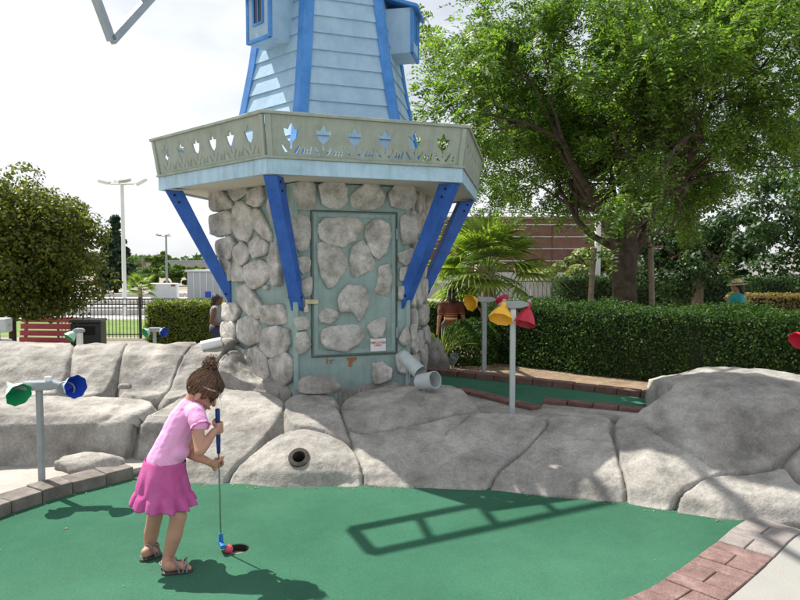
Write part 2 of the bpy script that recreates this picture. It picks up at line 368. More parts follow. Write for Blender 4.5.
# single pavers, header rows alternating with split rows
path = [Vector(p) for p in bin_]; seglen = [0]
for a, b in zip(path[:-1], path[1:]): seglen.append(seglen[-1]+(b-a).length)
def along(s):
    for i in range(len(path)-1):
        if s <= seglen[i+1]:
            t = (s-seglen[i])/(seglen[i+1]-seglen[i]); d = (path[i+1]-path[i]).normalized(); return path[i].lerp(path[i+1], t), d
    return path[-1], (path[-1]-path[-2]).normalized()
s = 0.0; row = 0
while s < seglen[-1]-0.2:
    L = 0.105 if row % 2 == 0 else 0.165
    (p0, d0), (p1, d1) = along(s+0.003), along(s+L-0.003)
    n0, n1 = Vector((-d0.y, d0.x, 0)), Vector((-d1.y, d1.x, 0))
    cuts = [(0.004, 0.284)] if row % 2 == 0 else [(0.004, 0.141), (0.147, 0.284)]
    for (u0, u1) in cuts:
        c = (p0+p1)/2+(n0+n1)/2*((u0+u1)/2); z = 0.012+random.uniform(-.002, .003)
        q = [p0+n0*u0-c, p0+n0*u1-c, p1+n1*u1-c, p1+n1*u0-c]
        jit = [Vector((random.uniform(-.002, .002), random.uniform(-.002, .002), 0)) for _ in q]
        m = MB().add([a+j+Vector((0, 0, -0.06)) for a, j in zip(q, jit)]+[a+j+Vector((0, 0, z)) for a, j in zip(q, jit)], [(3, 2, 1, 0), (4, 5, 6, 7), (0, 1, 5, 4), (1, 2, 6, 5), (2, 3, 7, 6), (3, 0, 4, 7)])
        m.build('brick', M_brickg if (s < 0.42 or random.random() < .06) else M_brick, bed, bevel=0.004, loc=c)
    s += L; row += 1

# --- kerb stones on the left of the green
kerb = tag(obj('kerb', MB().box((-2.6, 4.1, -0.06), (0.3, 0.6, 0.03)).mesh(), M_ground), 'curved row of weathered concrete kerb stones left of the green', 'kerb', kind='structure')
path = [Vector(p) for p in kin]; seglen = [0]
for a, b in zip(path[:-1], path[1:]): seglen.append(seglen[-1]+(b-a).length)
s = -0.0
while s < seglen[-1]-0.3:
    L = random.uniform(0.19, 0.23)
    (p0, d0), (p1, d1) = along(s+0.002), along(s+L-0.002)
    n0, n1 = Vector((d0.y, -d0.x, 0)), Vector((d1.y, -d1.x, 0))
    if n0.x > 0: n0, n1 = -n0, -n1
    c = (p0+p1)/2; z = 0.080+random.uniform(-.005, .005); W = 0.2
    q = [p0-c, p0+n0*W-c, p1+n1*W-c, p1-c]
    m = MB().add([a+Vector((0, 0, -0.05)) for a in q]+[a+Vector((0, 0, z)) for a in q], [(3, 2, 1, 0), (4, 5, 6, 7), (0, 1, 5, 4), (1, 2, 6, 5), (2, 3, 7, 6), (3, 0, 4, 7)])
    m.build('kerb_stone', M_kerb, kerb, bevel=0.007, seg=2, loc=c)
    s += L
# trodden concrete behind the kerb
poly_sheet('path', [(-1.6, 5.0), (-2.15, 4.55), (-2.62, 4.2), (-2.95, 3.7), (-3.0, 2.9), (-6, 2.9), (-6, 6), (-2, 6)], 0.045, mat('packed_sand', (0.33, 0.305, 0.27), (0.45, 0.42, 0.38), 3, 0.95, 0.8, 50, dirt=0.3), 0.06, (), 'strip of packed sand behind the left kerb', 'path')

# ================================================================ SCULPTED ROCKS
EX = np.array([-6, -2.05, -1.25, -0.76, -0.27, 0.21, 0.59, 1.06, 1.47, 1.74, 2.0, 2.4, 3.5, 6.0])
EY = np.array([4.60, 4.58, 4.49, 4.43, 4.46, 4.43, 4.39, 4.24, 4.15, 3.99, 3.86, 3.80, 3.74, 3.7])
BXs = np.array([-6, -4, -2.97, -1.9, -1.2]); BYs = np.array([4.7, 4.68, 4.76, 4.93, 5.0])
def base_h(X, Y):
    X = np.asarray(X, float); Y = np.asarray(Y, float)
    s = Y-np.interp(X, EX, EY)
    hm = np.interp(s, [-0.05, 0.0, 0.04, 0.10, 0.35, 0.72, 1.2, 1.9, 3], [-0.02, 0.02, 0.08, 0.125, 0.235, 0.37, 0.455, 0.47, 0.47])
    sb = Y-np.interp(X, BXs, BYs)
    hb = np.interp(sb, [-0.12, -0.03, 0.01, 0.05, 0.13, 0.45, 0.78, 0.85, 1.00, 1.18, 1.38, 1.65, 1.9, 2.2], [-0.03, 0.02, 0.14, 0.33, 0.39, 0.43, 0.445, 0.48, 0.60, 0.715, 0.785, 0.79, 0.65, 0.1])
    wl = sstep(-1.55, -2.0, X)
    wall = np.interp(sb, [0.78, 0.85, 1.00, 1.18, 1.38, 1.65, 1.9, 2.2], [0, 0.03, 0.15, 0.275, 0.36, 0.36, 0.2, 0])*sstep(-1.35, -1.75, X)
    h = hm*(1-wl)+hb*wl+wall*(1-wl)
    d2 = ((X-2.78)/1.0)**2+((Y-5.12)/0.85)**2
    dome = 0.34+0.345*np.clip(1-d2, 0, 1)**0.5-0.36*np.clip(d2-1, 0, 1)*2
    k = 12.0
    return np.where(X > 1.2, np.log(np.exp(k*h)+np.exp(k*np.where(d2 < 1.6, dome, -1)))/k - 0.0, h)
def hit(x, y):
    d = ray(x, y); d = d/d.y
    Ys = np.arange(3.4, 9, 0.004); X = d.x*Ys; Z = CAMH+d.z*Ys
    below = Z < base_h(X, Ys); i = int(np.argmax(below)) if below.any() else len(Ys)-1
    return (float(X[i]), float(Ys[i]))
ROCKNO = 0
def boulder(poly, label, group='sculpted rocks around the tower mound', puff=0.012, dep=0.045, gw=0.022, res=0.0115, hole=None, cracks=(), zlow=-0.05, name='boulder'):
    global ROCKNO; ROCKNO += 1
    pl = [hit(*p) if (len(p) == 2) else (p[1], p[2]) for p in poly]      # ('w', X, Y) entries are plan points
    pl = chaikin(pl, 2); A = np.array(pl)
    lo, hi = A.min(0)-0.07, A.max(0)+0.07
    xs = np.arange(lo[0], hi[0], res); ys = np.arange(lo[1], hi[1], res)
    X, Y = np.meshgrid(xs, ys); X = X.ravel(); Y = Y.ravel(); Z = base_h(X, Y)
    ins = np.zeros(len(X), bool)
    for (x0, y0), (x1, y1) in zip(A, np.roll(A, -1, 0)):
        if y0 == y1: continue
        c = ((y0 > Y) != (y1 > Y)) & (X < (x1-x0)*(Y-y0)/(y1-y0)+x0); ins ^= c
    # distance to the outline measured over the surface
    B = []
    for a, b in zip(A, np.roll(A, -1, 0)):
        n = max(2, int(np.hypot(*(b-a))/0.012)+1)
        for t in np.linspace(0, 1, n)[:-1]: B.append(a+(b-a)*t)
    B = np.array(B)
    BX, BY = B[:, 0], B[:, 1]
    # wobbly natural seams
    BZ = base_h(BX, BY); BP = np.stack([BX, BY, BZ], 1); PP = np.stack([X, Y, Z], 1)
    D = np.full(len(X), 9.0); NI = np.zeros(len(X), int)
    for i0 in range(0, len(X), 4000):
        dd = ((PP[i0:i0+4000, None, :]-BP[None])**2).sum(-1); NI[i0:i0+4000] = dd.argmin(1); D[i0:i0+4000] = np.sqrt(dd.min(1))
    sd = np.where(ins, D, -D)
    e = 0.01
    hx = (base_h(X+e, Y)-base_h(X-e, Y))/(2*e); hy = (base_h(X, Y+e)-base_h(X, Y-e))/(2*e)
    N = np.stack([-hx, -hy, np.ones_like(hx)], 1); N /= np.linalg.norm(N, axis=1)[:, None]
    sdj = sd+0.006*vnoise(PP, 14, ROCKNO)
    off = -dep*(1-sstep(-0.006, gw, sdj))-0.009*(1-sstep(0.0, 0.055, sdj))+puff*sstep(0.02, 0.34, sd)
    off = np.where(sd < 0, -dep-(-sd)*1.4, off)
    big = fbm(PP, 1.6, 2, 4)*0.03+fbm(PP, 1.9, 2, ROCKNO)*0.010*sstep(0, 0.2, sd)
    mid = fbm(PP, 6.5, 4, 50+ROCKNO)*0.012*sstep(0, 0.06, sd)-0.014*np.clip(1-np.abs(vnoise(PP, 2.3, 120+ROCKNO))*9, 0, 1)*sstep(0, .05, sd)*np.clip(vnoise(PP, 1.7, 150+ROCKNO)*2, 0, 1)
    for cpx in cracks:
        cp = np.array([hit(*p) for p in cpx]); cd2 = np.full(len(X), 9.0)
        for a_, b_ in zip(cp[:-1], cp[1:]):
            ab = b_-a_; tt = np.clip(((X-a_[0])*ab[0]+(Y-a_[1])*ab[1])/(ab@ab), 0, 1); cd2 = np.minimum(cd2, np.hypot(X-a_[0]-ab[0]*tt+.006*vnoise(PP, 22, 3), Y-a_[1]-ab[1]*tt))
        mid = mid-0.020*(1-sstep(0.0, 0.016, cd2))
    mid = mid-0.020*np.abs(vnoise(PP, 2.9, 300+ROCKNO))*sstep(0, .05, sd)-0.006*np.abs(vnoise(PP, 9, 330+ROCKNO))*sstep(0, .03, sd)
    chis = -0.012*np.clip(vnoise(PP, 5.0, 90+ROCKNO)-0.45, 0, 1)*sstep(0, .1, sd)
    V = PP+N*(off+big+mid+chis)[:, None]
    keep = sd > -0.05
    nx = len(xs); ny = len(ys)
    ii = np.arange((ny-1)*nx).reshape(ny-1, nx)[:, :-1].ravel()
    F = np.stack([ii, ii+1, ii+nx+1, ii+nx], 1)
    F = F[keep[F].all(1)]
    pipe = None
    if hole is not None:
        hx_, hy_ = hit(*hole); j = int(np.argmin((X-hx_)**2+(Y-hy_)**2)); hc = V[j]; hn = (Vector((-0.05, -0.93, 0.28)).normalized()*.35+Vector(N[j])*.65).normalized()
        C = V[F].mean(1)-hc; al = C@np.array(hn); rr = np.linalg.norm(C-al[:, None]*np.array(hn), axis=1)
        F = F[rr > 0.060]; pipe = (Vector(hc), hn)
    used = np.unique(F); rm = np.full(len(V), -1); rm[used] = np.arange(len(used)); V2 = V[used]; F2 = rm[F]
    # give the shell depth: drop a skirt from its border
    ed = np.concatenate([F2[:, [0, 1]], F2[:, [1, 2]], F2[:, [2, 3]], F2[:, [3, 0]]]); key = np.sort(ed, 1)
    _, inv, cnt = np.unique(key[:, 0].astype(np.int64)*len(V2)+key[:, 1], return_inverse=True, return_counts=True)
    be = ed[cnt[inv] == 1]
    if pipe is not None:
        mid_ = (V2[be[:, 0]]+V2[be[:, 1]])/2
        be = be[np.linalg.norm(mid_-np.array(pipe[0]), axis=1) > 0.1]
    bv = np.unique(be); n0 = len(V2); mp_ = {b: n0+i for i, b in enumerate(bv)}
    low = V2[bv].copy(); low[:, 2] = np.minimum(low[:, 2]-0.10, zlow)
    V3 = np.concatenate([V2, low]); F3 = np.concatenate([F2, np.array([[b, a, mp_[a], mp_[b]] for a, b in be])])
    c = np.array([V2[:, 0].mean(), V2[:, 1].mean(), 0.0])
    o = obj(name, np_mesh(V3-c, F3, True), M_rock, None, tuple(c))
    tag(o, label, 'rock', group)
    if pipe is not None:
        m = MB().lathe([(0.020, 0.046), (0.016, 0.076), (-0.1, 0.08), (-0.22, 0.06), (-0.22, 0.03), (-0.2, 0.03), (-0.19, 0.040)], pipe[0]-Vector(c), pipe[1], 20, closed=True)
        m.build('pipe', mat('pipe_dirt', (0.03, 0.027, 0.022), (0.075, 0.065, 0.055), 20, 0.9, 0.4, 60), o, smooth=True)
        MB().lathe([(0, 0.05), (0.005, 0.05)], pipe[0]-Vector(c)-pipe[1]*0.2, pipe[1], 16).build('pipe_end', M_dark, o)
    return o
W = lambda X, Y: ('w', X, Y)
boulder([(205, 381), (284, 391), (284, 412), (262, 441), (222, 486), W(-1.26, 4.42), W(-1.98, 4.55), (128, 468), (166, 403), (200, 385)], 'broad slanting pale rock slab directly behind the girl', puff=0.025)
boulder([(222, 486), (262, 441), (292, 427), (328, 429), (354, 444), (363, 468), (362, 489), W(-0.27, 4.40), W(-0.78, 4.36), W(-1.22, 4.42)], 'domed pale rock with a dark pipe hole in its face', puff=0.05, hole=(299, 461))
boulder([(284, 391), (338, 390), (337, 404), (346, 424), (354, 444), (328, 429), (292, 427), (283, 412)], 'sunlit flat rock above the rock with the pipe hole', puff=0.04)
boulder([(204, 381), (232, 372), (300, 381), (345, 379), (400, 376), W(-0.1, 6.3), W(-1.5, 6.6), (205, 372)], 'low rock shelf under the foot of the stone tower', puff=0.02)
boulder([(338, 404), (348, 391), (400, 382), (446, 378), (472, 400), (482, 409), (440, 417), (362, 432), (346, 424)], 'rounded rock below the two grey floodlights', puff=0.03)
boulder([(354, 444), (346, 424), (362, 432), (440, 417), (482, 409), (546, 413), (548, 428), (486, 491), W(0.58, 4.33), W(-0.26, 4.40), (363, 468)], 'long cracked rock slab between the pipe rock and the lamp post', puff=0.012, cracks=[[(470, 413), (462, 420), (450, 428), (444, 436)], [(462, 420), (446, 423)]])
boulder([(548, 412), (614, 414), (609, 426), (614, 442), (628, 504), W(1.46, 4.09), W(0.60, 4.33), (486, 491), (548, 428)], 'tapering rock slab below the brick step, left of the largest boulder', puff=0.012, cracks=[[(562, 438), (590, 438), (611, 441)]])
boulder([(614, 414), (640, 409), (655, 398), (675, 381), W(2.2, 5.95), W(3.0, 6.1), W(4.0, 5.6), W(3.9, 4.75), (790, 455), (760, 468), (716, 472), (676, 503), W(1.68, 3.96), W(1.46, 4.09), (628, 504), (614, 442)], 'largest grey boulder, humped, at the right in front of the hedge', puff=0.015, cracks=[[(646, 428), (660, 437), (676, 447), (702, 459)]])
boulder([(676, 503), (716, 470), (760, 468), (790, 462), (802, 490), W(2.8, 4.15), W(2.75, 3.74), W(2.0, 3.80), W(1.72, 3.92)], 'low rock wedge below the largest boulder, touching the brick end', puff=0.015)
boulder([(790, 455), W(3.9, 4.75), W(4.6, 4.6), W(4.6, 3.7), W(2.78, 3.74), W(2.8, 4.15), (803, 490), (792, 464)], 'rock cut by the right picture edge beside the pavement', puff=0.02)
# upper left basin
boulder([(0, 398), (62, 396), (112, 394), (164, 400), (128, 452), (112, 470), W(-1.9, 4.83), W(-2.97, 4.66), W(-3.6, 4.6), W(-3.7, 5.45)], 'long shaded rock bench behind the green and blue funnel lamp', puff=0.02)
boulder([W(-2.05, 6.75), W(-1.6, 6.85), (208, 379), (200, 386), (168, 400), (161, 395), (178, 364)], 'pale rock at the left foot of the stone tower', puff=0.004, dep=0.03, gw=0.018)
boulder([W(-2.8, 6.75), W(-2.05, 6.75), (178, 364), (161, 395), (112, 393)], 'rounded wall rock below the green clipped hedge', puff=0.004, dep=0.03, gw=0.018)
boulder([W(-3.4, 6.75), W(-2.8, 6.75), (112, 393), (66, 395)], 'wall rock between two upright seams, behind the blue funnel', puff=0.004, dep=0.03, gw=0.018)
boulder([W(-4.4, 6.75), W(-3.4, 6.75), (66, 395), (0, 398), W(-3.75, 5.5), W(-4.3, 5.5)], 'shaded wall rock at the left picture edge', puff=0.004, dep=0.03, gw=0.018)

def loose_rock(loc, rad, label, seed, group='loose rocks', rz=0, flat=1.0, m=None):
    bm = bmesh.new(); bmesh.ops.create_icosphere(bm, subdivisions=4, radius=1)
    me = bpy.data.meshes.new('r'); bm.to_mesh(me); bm.free()
    v = np.array([x.co[:] for x in me.vertices]); k = 1+0.22*fbm(v, 1.3, 2, seed)+0.05*fbm(v, 5, 2, seed+5)
    v = v*k[:, None]*np.array(rad); v[:, 2] = np.maximum(v[:, 2], -0.35*rad[2])
    me.vertices.foreach_set('co', v.astype(np.float32).ravel()); me.polygons.foreach_set('use_smooth', [True]*len(me.polygons)); me.update()
    return tag(obj('rock', me, m or M_rock, None, loc, rz), label, 'rock', group)
q = G(320, 389, 0.46); loose_rock((q.x, q.y+0.02, 0.47), (0.20, 0.12, 0.10), 'small pale dome of rock under the tower door', 3)
q = G(431, 364, 0.34); loose_rock((q.x, q.y, 0.38), (0.20, 0.2, 0.26), 'grey rock leaning against the right foot of the tower', 11)
q = hit(125, 394); loose_rock((q[0], q[1], float(base_h(*q))+0.06), (0.055, 0.04, 0.035), 'little pale stone lying on the rock bench', 13)
q = G(88, 470, 0.05); loose_rock((q.x, q.y+0.05, 0.05), (0.26, 0.12, 0.10), 'low sunlit rock behind the left kerb', 17)
print('rocks ok')
# ================================================================ WINDMILL
PHI = R(18.8); WC = Vector((-0.751, 6.997, 0.0))
mill = thing('windmill', 'blue hexagonal windmill with tulip balcony on a stone-faced base', 'windmill', (WC.x, WC.y, 0), PHI)
RinvW = Matrix.Rotation(-PHI, 3, 'Z')
def to_mill(p): return RinvW @ (Vector(p)-WC)
def face_fr(k):      # outward normal and rightward tangent of face k, mill space
    a = R(60*k); return Vector((math.sin(a), -math.cos(a), 0)), Vector((math.cos(a), math.sin(a), 0))
C30 = math.cos(R(30))
RB = 1.09; AB = RB*C30                                  # stone base
def hexring(r, z, ph=0): return [Vector((r*math.sin(R(60*k-30)+ph), -r*math.cos(R(60*k-30)+ph), z)) for k in range(6)]
def hexprism(r0, z0, r1, z1):
    a, b = hexring(r0, z0), hexring(r1, z1)
    return MB().add(a+b, [tuple(reversed(range(6))), tuple(range(6, 12))]+[(k, (k+1) % 6, 6+(k+1) % 6, 6+k) for k in range(6)])
base = hexprism(RB, 0.2, RB, 2.315).build('base_wall', M_wall, mill)
# corner boards of the base
for k in range(6):
    cx = Vector((RB*math.sin(R(60*k-30)), -RB*math.cos(R(60*k-30)), 0))*1.0
    MB().box((cx.x, cx.y, 1.25), (0.05, 0.05, 2.1), rz=R(60*k-30)).build('corner_board', M_wall, base, bevel=0.005)
def face_uv(k, x, y):      # photo pixel on face k -> (u, v) on that face
    n, t = face_fr(k); nw = Matrix.Rotation(PHI, 3, 'Z') @ n
    o = Vector((0, 0, CAMH)); d = ray(x, y); s = (AB-(o-WC).dot(nw))/d.dot(nw)
    q = to_mill(o+d*s); return q.dot(t), q.z
def fpt(k, u, v, w, ap=AB):
    n, t = face_fr(k); return n*(ap+w)+t*u+Vector((0, 0, v))
def stone(poly, k, parent, seed, th=0.075, w0=-0.012, name='stone'):
    pl = chaikin(chaikin(poly, 1, .13), 1, .22); n = len(pl); cu = sum(p[0] for p in pl)/n; cv = sum(p[1] for p in pl)/n
    rings = [(1.0, w0), (1.0, th*0.62), (0.965, th*0.93), (0.80, th*1.0), (0.42, th*1.06)]
    rn = random.Random(seed); tilt = (rn.uniform(-.15, .15), rn.uniform(-.15, .15)); vs = []; fs = []
    c0 = fpt(k, cu, cv, 0)
    for i, (sc, dw) in enumerate(rings):
        for j, (u, v) in enumerate(pl):
            du, dv = (u-cu)*sc, (v-cv)*sc
            nz_ = math.sin(j*2.3+seed)*0.3+math.sin(j*0.9+seed*1.7+i)*0.5
            ww = dw+(du*tilt[0]+dv*tilt[1])*(1 if i else 0)+nz_*0.007*(1 if i > 0 else 0)
            e = 1+0.03*math.sin(j*1.9+seed)
            vs.append(fpt(k, cu+du*e*1.01, cv+dv*e*1.01, ww)-c0)
    vs.append(fpt(k, cu, cv, th*1.08)-c0)
    for i in range(len(rings)-1):
        for j in range(n): fs.append((i*n+j, i*n+(j+1) % n, (i+1)*n+(j+1) % n, (i+1)*n+j))
    top = len(rings)-1
    for j in range(n): fs.append((top*n+j, top*n+(j+1) % n, len(vs)-1))
    fs.append(tuple(reversed(range(n))))
    return obj(name, new_mesh(vs, fs, True), M_stone, parent, c0)
Z2 = lambda pts: [(x/2.61+190, y/2.61+170) for x, y in pts]
front = [
 [(268,32),(325,28),(327,105),(270,108)], [(330,42),(355,30),(398,28),(412,45),(411,90),(388,104),(345,96)],
 [(416,68),(452,35),(490,38),(508,70),(496,100),(455,108),(420,97)], [(513,64),(530,40),(585,38),(592,80),(572,106),(524,99)],
 [(257,128),(285,112),(313,125),(316,170),(305,208),(285,216),(262,188)], [(274,230),(300,222),(315,235),(312,262),(295,275),(278,257)],
 [(287,286),(318,275),(317,325),(300,335),(288,317)], [(268,386),(300,379),(313,395),(309,415),(278,419)], [(273,425),(300,419),(317,455),(306,475),(275,484)],
 [(546,116),(592,116),(592,194),(550,196)], [(538,217),(580,202),(586,225),(566,250),(545,242)], [(545,254),(571,252),(569,288),(544,291)],
 [(541,304),(565,300),(565,337),(541,342)], [(541,442),(560,403),(574,430),(573,457),(552,460)], [(572,404),(592,398),(590,440),(575,442)],
 [(473,505),(500,498),(527,518),(521,547),(478,562)], [(533,482),(560,465),(577,500),(562,532),(540,527)]]
doorst = [
 [(331,143),(350,124),(442,124),(454,150),(436,182),(400,204),(350,192),(333,172)], [(454,147),(480,126),(516,135),(526,170),(511,217),(490,236),(469,217),(454,177)],
 [(329,192),(350,188),(382,196),(411,225),(413,257),(364,316),(344,287),(331,242)], [(416,205),(446,181),(462,200),(485,245),(472,266),(420,286),(414,242)],
 [(488,252),(515,243),(528,275),(516,334),(476,322),(488,290)], [(384,325),(410,297),(456,301),(469,340),(456,375),(441,400),(424,370),(386,372)],
 [(333,376),(356,357),(386,370),(386,386),(363,403),(338,396)], [(339,415),(370,405),(452,401),(459,430),(441,456),(400,475),(343,461)], [(457,406),(490,384),(511,384),(509,410),(500,436),(473,439)]]
left = [
 [(57,57),(84,44),(116,86),(115,101),(58,112)], [(104,48),(150,41),(156,60),(121,86)], [(154,56),(190,34),(201,75),(186,99),(154,90)], [(63,117),(110,104),(118,140),(113,166),(80,176),(63,168)],
 [(119,97),(140,79),(161,95),(176,140),(156,191),(125,177),(116,140)], [(167,105),(185,99),(219,165),(216,190),(195,177),(169,142)], [(66,186),(110,171),(128,190),(111,237),(74,226)],
 [(119,206),(140,184),(161,205),(156,236),(140,251),(121,237)], [(161,186),(180,167),(209,190),(206,221),(175,231),(162,216)], [(73,231),(100,224),(112,250),(112,288),(96,292),(76,267)],
 [(113,246),(130,235),(151,270),(151,291),(117,292)], [(147,252),(185,232),(213,245),(213,277),(190,306),(165,313),(149,282)], [(209,195),(226,183),(244,250),(244,302),(226,302),(206,242)],
 [(129,306),(155,294),(191,345),(196,382),(170,391),(131,352)], [(83,346),(125,344),(138,370),(125,396),(90,394)], [(194,351),(250,349),(256,402),(215,406),(196,396)],
 [(83,396),(115,387),(133,410),(131,451),(100,453),(82,432)], [(134,391),(165,377),(189,405),(186,451),(155,461),(134,437)], [(189,417),(225,404),(263,415),(266,457),(250,481),(215,491),(189,467)],
 [(90,467),(125,454),(150,470),(149,532),(110,546),(90,522)], [(154,466),(180,459),(208,490),(209,547),(175,558),(151,532)], [(209,491),(255,471),(276,500),(273,547),(250,566),(224,547)], [(202,92),(214,58),(250,24),(252,100),(225,142)], [(196,303),(207,299),(211,309),(200,313)]]
for i, p in enumerate(front): stone([face_uv(0, *q) for q in Z2(p)], 0, base, i, 0.038)
for i, p in enumerate(left): stone([face_uv(-1, *q) for q in Z2(p)], -1, base, 40+i, 0.046 if len(p) > 4 else 0.038)
rs = random.Random(5)
for k in (1, -2):                                       # the two side faces: irregular courses
    v = 0.42
    while v < 2.2:
        h = rs.uniform(0.18, 0.27); u = -0.52+rs.uniform(0, .05)
        while u < 0.45:
            wd = rs.uniform(0.16, 0.26); 
            if u+wd > 0.56: break
            cu, cv = u+wd/2, v+h/2+rs.uniform(-.02, .02); pts = []
            for j in range(7):
                a = 2*math.pi*j/7+rs.uniform(-.25, .25); pts.append((cu+math.cos(a)*wd*0.56, cv+math.sin(a)*h*0.56))
            if rs.random() < 0.93: stone(pts, k, base, int(rs.random()*999), rs.uniform(0.05, 0.085))
            u += wd+0.02
        v += h+0.015
# --- door in the front face
d0, d1 = face_uv(0, 312.5, 356.5), face_uv(0, 396, 213.5); dn, dt_ = face_fr(0)
u0, u1, v0, v1 = d0[0], d1[0], d0[1], d1[1]
def fbox(mb, k, ua, ub, va, vb, wa, wb, ap=AB):
    q = [fpt(k, a, b, c, ap) for c in (wa, wb) for a, b in ((ua, va), (ub, va), (ub, vb), (ua, vb))]
    return mb.add(q, [(0, 1, 2, 3), (7, 6, 5, 4), (4, 5, 1, 0), (5, 6, 2, 1), (6, 7, 3, 2), (7, 4, 0, 3)])
door = fbox(MB(), 0, u0+.012, u1-.012, v0+.012, v1-.012, -0.02, 0.012).build('door', M_door, mill, bevel=0.004)
jm = MB()
for a in ((u0-.012, u0+.002, v0-.012, v1+.012), (u1-.002, u1+.012, v0-.012, v1+.012), (u0+.002, u1-.002, v1-.002, v1+.012), (u0+.002, u1-.002, v0-.012, v0+.002)): fbox(jm, 0, *a, -0.01, 0.008)
jm.build('door_gap_shade', mat('gap_shade', (0.06, 0.08, 0.08), (0.10, 0.13, 0.12), 9, 0.8), mill)  # dark strips painted as the shade in the gap round the door
fr = MB()
fw = 0.055
for a in ((u0+.014, u0+fw, v0+.014, v1-.014), (u1-fw, u1-.014, v0+.014, v1-.014), (u0+fw, u1-fw, v1-fw, v1-.014), (u0+fw, u1-fw, v0+.014, v0+fw)): fbox(MB(), 0, *a, 0.010, 0.020).build('door_rail', M_door, door, bevel=0.003)
for i, p in enumerate(doorst): stone([face_uv(0, *q) for q in Z2(p)], 0, door, 80+i, 0.04)
lu, lv = face_uv(0, 311, 301.5)
M_latch = mat('worn_brass', (0.45, 0.38, 0.25), (0.6, 0.55, 0.42), 12, 0.45, metal=0.5)
lt = fbox(MB(), 0, lu-.065, lu+.065, lv-.022, lv+.022, 0.021, 0.032); lt.tube([fpt(0, lu-.05, lv-.02, 0.04), fpt(0, lu-.05, lv-.07, 0.045)], 0.014, 8)
lt.build('latch', M_latch, door, bevel=0.003)
fbox(MB(), 0, lu-.075, lu-.03, lv-.10, lv-.045, 0.022, 0.05).build('padlock', mat('padlock_steel', (0.35, 0.35, 0.36), (0.5, 0.5, 0.5), 12, 0.35, metal=0.8), door, bevel=0.006, seg=2)
for vv in (v0+.2, v1-.2): MB().tube([fpt(0, u1+.004, vv-.05, .016), fpt(0, u1+.004, vv+.05, .016)], 0.011, 8).build('hinge', M_grey, door)
pu, pv = face_uv(0, 351, 361)
fl = [(pu-.05, pv+.035), (pu+.06, pv+.035), (pu+.055, pv+.01), (pu+.02, pv-.01), (pu+.005, pv-.055), (pu-.03, pv-.05), (pu-.02, pv-.005)]
MB().prism(fl, lambda u, v, w_: fpt(0, u, v, w_), 0.001, 0.004).build('bare_wood_patch', mat('bare_wood', (0.30, 0.13, 0.05), (0.42, 0.22, 0.10), 20, 0.9, 0.4, 60), base)
for (x, y, a, b) in ((327, 361, .012, .03), (332, 360, .03, .006), (331, 362, .008, .022)):
    qu, qv = face_uv(0, x, y); MB().prism(chaikin([(qu-a, qv-b), (qu+a, qv-b*.6), (qu+a*.7, qv+b), (qu-a*.8, qv+b*.5)], 1), lambda u, v, w_: fpt(0, u, v, w_), 0.001, 0.004).build('bare_wood_patch', MATS['bare_wood'], base)
# sign on the door
su, sv = face_uv(0, 377.5, 344.5)
sc_ = WC+Matrix.Rotation(PHI, 3, 'Z') @ fpt(0, su, sv, 0.024)
sg = thing('warning_sign', 'small white sign with red lettering on the tower door', 'sign', tuple(sc_), PHI)
MB().box((0, 0, 0), (0.155, 0.006, 0.125)).build('sign_plate', M_white, sg, bevel=0.002)
me = text_mesh('EMPLOYEES\nONLY', 0.030, 0.0006); xform(me, Matrix.Translation((0, -0.0042, 0.008)) @ Matrix.Rotation(R(90), 4, 'X'))
obj('lettering', me, mat('red_print', (0.55, 0.03, 0.03), (0.6, 0.05, 0.04), 10, 0.6), sg)

# --- balcony
RD, ZD0, ZD1 = 1.75, 2.305, 2.43
hexprism(RD-.035, ZD0+.02, RD-.035, ZD1-.004).build('deck', M_cream, mill)
apD = RD*C30
for k in range(6):
    h = RD/2
    m = MB(); n, t = face_fr(k)
    q = [n*(apD-.034)+t*(-h+.034*math.tan(R(30))), n*(apD-.034)+t*(h-.034*math.tan(R(30))), n*apD+t*h, n*apD-t*h]
    m.add([a+Vector((0, 0, ZD0)) for a in q]+[a+Vector((0, 0, ZD1)) for a in q], [(3, 2, 1, 0), (4, 5, 6, 7), (0, 1, 5, 4), (1, 2, 6, 5), (2, 3, 7, 6), (3, 0, 4, 7)])
    m.build('fascia', M_fascia, mill)
# tulip cut-outs
def tulip(u, v):
    r = [(0, .082), (.013, .058), (.022, .034), (.052, .044), (.047, .012), (.036, -.022), (.016, -.044), (.0055, -.050), (.0055, -.098)]
    r = [(a*1.22, b*1.15) for a, b in r]
    return [(u+a, v+b) for a, b in r]+[(u-a, v+b) for a, b in reversed(r[1:])]
def spear(u, v, dx, h, wd):
    return [(u-wd, v), (u+wd, v), (u+dx*.6+wd*.9, v+h*.55), (u+dx, v+h), (u+dx*.5-wd*.9, v+h*.5)]
PH, LEAN = 0.335, 0.055/0.35
holes = []; rh = random.Random(2)
for i in range(6):
    u = -0.675+0.27*i; holes.append(tulip(u, 0.185))
    holes.append(spear(u+.030, .035, .05, .08, .012)); holes.append(spear(u-.030, .035, -.05, .075, .012))
    holes.append(spear(u+.098, .035, .012, .06, .010)); 
    if i < 5: holes.append(spear(u+.126, .035, .012, .05, .009)); holes.append(spear(u+.152, .035, .018, .075, .009))
panel = flat_fill([(-0.862, 0), (0.862, 0), (0.888, PH), (-0.888, PH)], holes, 0.018)
xform(panel, Matrix.Rotation(R(90), 4, 'X'))
